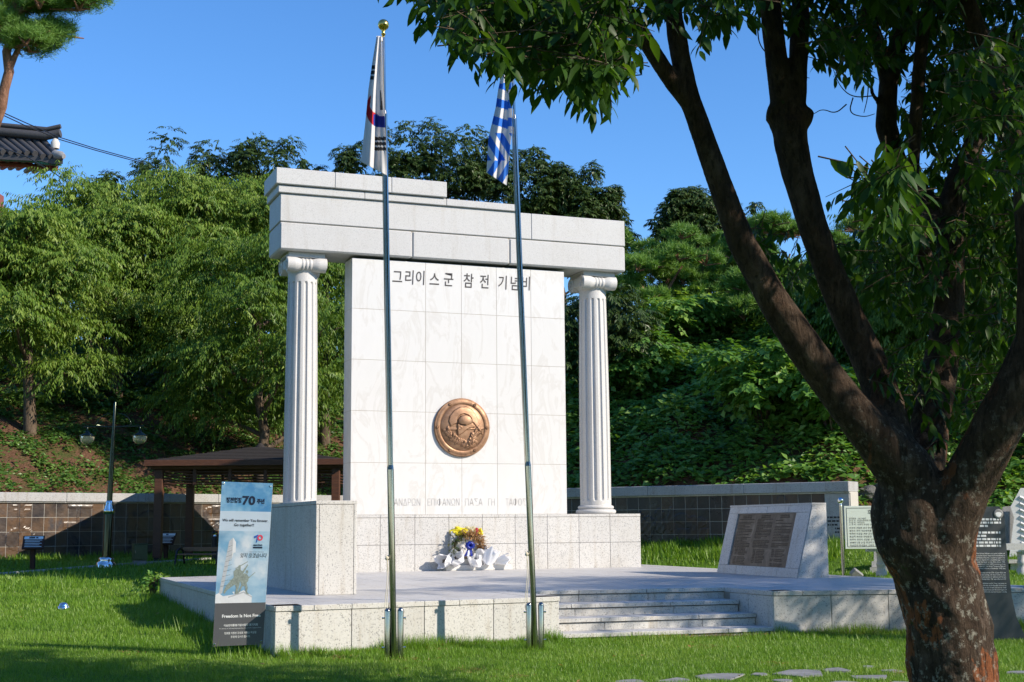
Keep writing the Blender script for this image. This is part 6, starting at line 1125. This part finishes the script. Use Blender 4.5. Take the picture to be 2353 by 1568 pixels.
fill([(1900, 560), (2100, 500), (2400, 450), (2400, 760), (2250, 820), (2050, 700), (1920, 640)], 220, 9.8, 13); fill([(1660, 500), (1900, 560), (1940, 700), (1780, 640)], 36, 10, 13); fill([(2020, 800), (2160, 780), (2150, 1020), (2060, 960)], 30, 9.7, 11); fill([(2200, 700), (2330, 640), (2300, 900), (2210, 1000)], 44, 10, 12)
near_c = np.concatenate(cents)
# the crown above the picture
n = 1900; d = rg_.normal(0, 1, (n, 3)); d /= np.linalg.norm(d, axis=1, keepdims=True); cc = tp(1850, -430); up_c = cc+d*np.array([3.8, 3.8, 1.9])*rg_.uniform(.3, 1, (n, 1))**.5; rel = up_c-CAM; dep = rel@fwd; vv = VC-(rel@UP)/dep*FD; uu = UC+(rel@RT)/dep*FD
vis = (dep > 0) & (vv > -50) & (uu > 300); up_c = up_c[~vis & (np.linalg.norm(rel, axis=1) > 3)]
n = 330; d = rg_.normal(0, 1, (n, 3)); d /= np.linalg.norm(d, axis=1, keepdims=True); lob = tp(2205, 1700)+np.array([3.2, -3.6, 0]); lob[2] = 6.7; lo_c = lob+d*np.array([2.6, 2.6, 1.5])*rg_.uniform(.3, 1, (n, 1))**.5; rel = lo_c-CAM; dep = rel@fwd; uu = UC+(rel@RT)/np.maximum(dep, .1)*FD
up_c = np.concatenate([up_c, lo_c[((dep < .5) | (uu > 2500)) & (np.linalg.norm(rel, axis=1) > 2.5)]])
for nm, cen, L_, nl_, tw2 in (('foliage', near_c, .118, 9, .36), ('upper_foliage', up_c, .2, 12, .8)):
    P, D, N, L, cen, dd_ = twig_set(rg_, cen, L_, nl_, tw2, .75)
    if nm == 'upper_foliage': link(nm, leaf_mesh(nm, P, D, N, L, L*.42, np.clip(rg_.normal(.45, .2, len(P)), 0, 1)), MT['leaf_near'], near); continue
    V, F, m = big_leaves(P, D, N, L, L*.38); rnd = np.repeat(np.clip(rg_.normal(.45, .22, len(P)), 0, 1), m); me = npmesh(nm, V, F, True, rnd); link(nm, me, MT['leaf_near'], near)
    mb = MB()
    if nm == 'foliage':
        for c, d_ in zip(cen, dd_): mb.tube([c-d_*tw2*.6, c, c+d_*tw2*.5-np.array([0, 0, tw2*.1])], [.004, .003, .0015], 4, False)
        tag(mb.build('twigs', MT['bark'], near), kind='stuff')
for L in ([(1740, 60), (1745, 110), (1790, 145), (1840, 150)], [(1785, 145), (1800, 165), (1860, 180)], [(2010, 220), (1960, 225), (1930, 200), (1915, 160)], [(1960, 225), (1950, 260), (1985, 270), (2010, 262)], [(1945, 240), (1920, 262), (1890, 250), (1870, 262)], [(1995, 170), (1995, 220), (1985, 260)]): 
    Q = [np.array(tp(u, v, .4)) for u, v in L]
    for _ in range(3): Q = [Q[0]]+[w_ for a_, b_ in zip(Q[:-1], Q[1:]) for w_ in (a_*.75+b_*.25, a_*.25+b_*.75)]+[Q[-1]]
    MB().tube(Q, list(np.linspace(.006, .0025, len(Q))), 5).build('bare_twig', MT['bark'], near)
# ------------------------------------------------------------------ trees beyond the right edge of the picture whose crowns shade the terrace and the slope
make_tree('zelkova_tree', 'broad shade tree standing right of the terrace', 0, 0, 0, 8.2, 101, nspray=2100, spread=.52, rc=(.8, 1.3), clr=.45, r0=.22, lo=.45, group=g1, nl=9, base=(9.2, -16.4, .1), **ZK)
# trees of the park behind the camera, one built and copied
o0, _ = make_tree('park_tree', 'leafy park tree behind the viewer, nearest on the left', 0, 0, 0, 12.5, 120, nspray=900, spread=.5, rc=(1.3, 2.0), clr=.45, r0=.25, lo=.25, group='park trees behind the viewer', nl=9, base=(-17.5, -33, 0), mat=MT['leaf_zel'], L0=.34, wr=.45, droop=.7, tw=1.0, nleaf=14)
for lab, px_, py_, rz in (('leafy park tree behind the viewer, straight back', -13, -43, 1.0), ('leafy park tree behind the viewer, to the right of the middle one', -4, -47, 2.1), ('leafy park tree behind the viewer, farther right along the back row', 8, -49, .4), ('leafy park tree far behind the viewer to the right', 18, -43, 1.6), ('leafy park tree at the right back corner of the park', 27, -35, 2.6), ('leafy park tree at the right side of the park', 34, -25, 3.4), ('leafy park tree on the lawn far left of the viewer', -24, -24, 3.0), ('leafy park tree left of the lawn beyond the frame', -24.5, -13, 4.0), ('leafy park tree at the left back of the lawn beyond the frame', -27, -3, 5.0)):
    c = o0.copy(); COL.objects.link(c); c.location = (px_, py_, float(gz(px_, py_))); c.rotation_euler = (0, 0, rz); c['label'] = lab
    for ch in list(o0.children): k = ch.copy(); COL.objects.link(k); k.parent = c; k.matrix_parent_inverse = ch.matrix_parent_inverse
set_type()
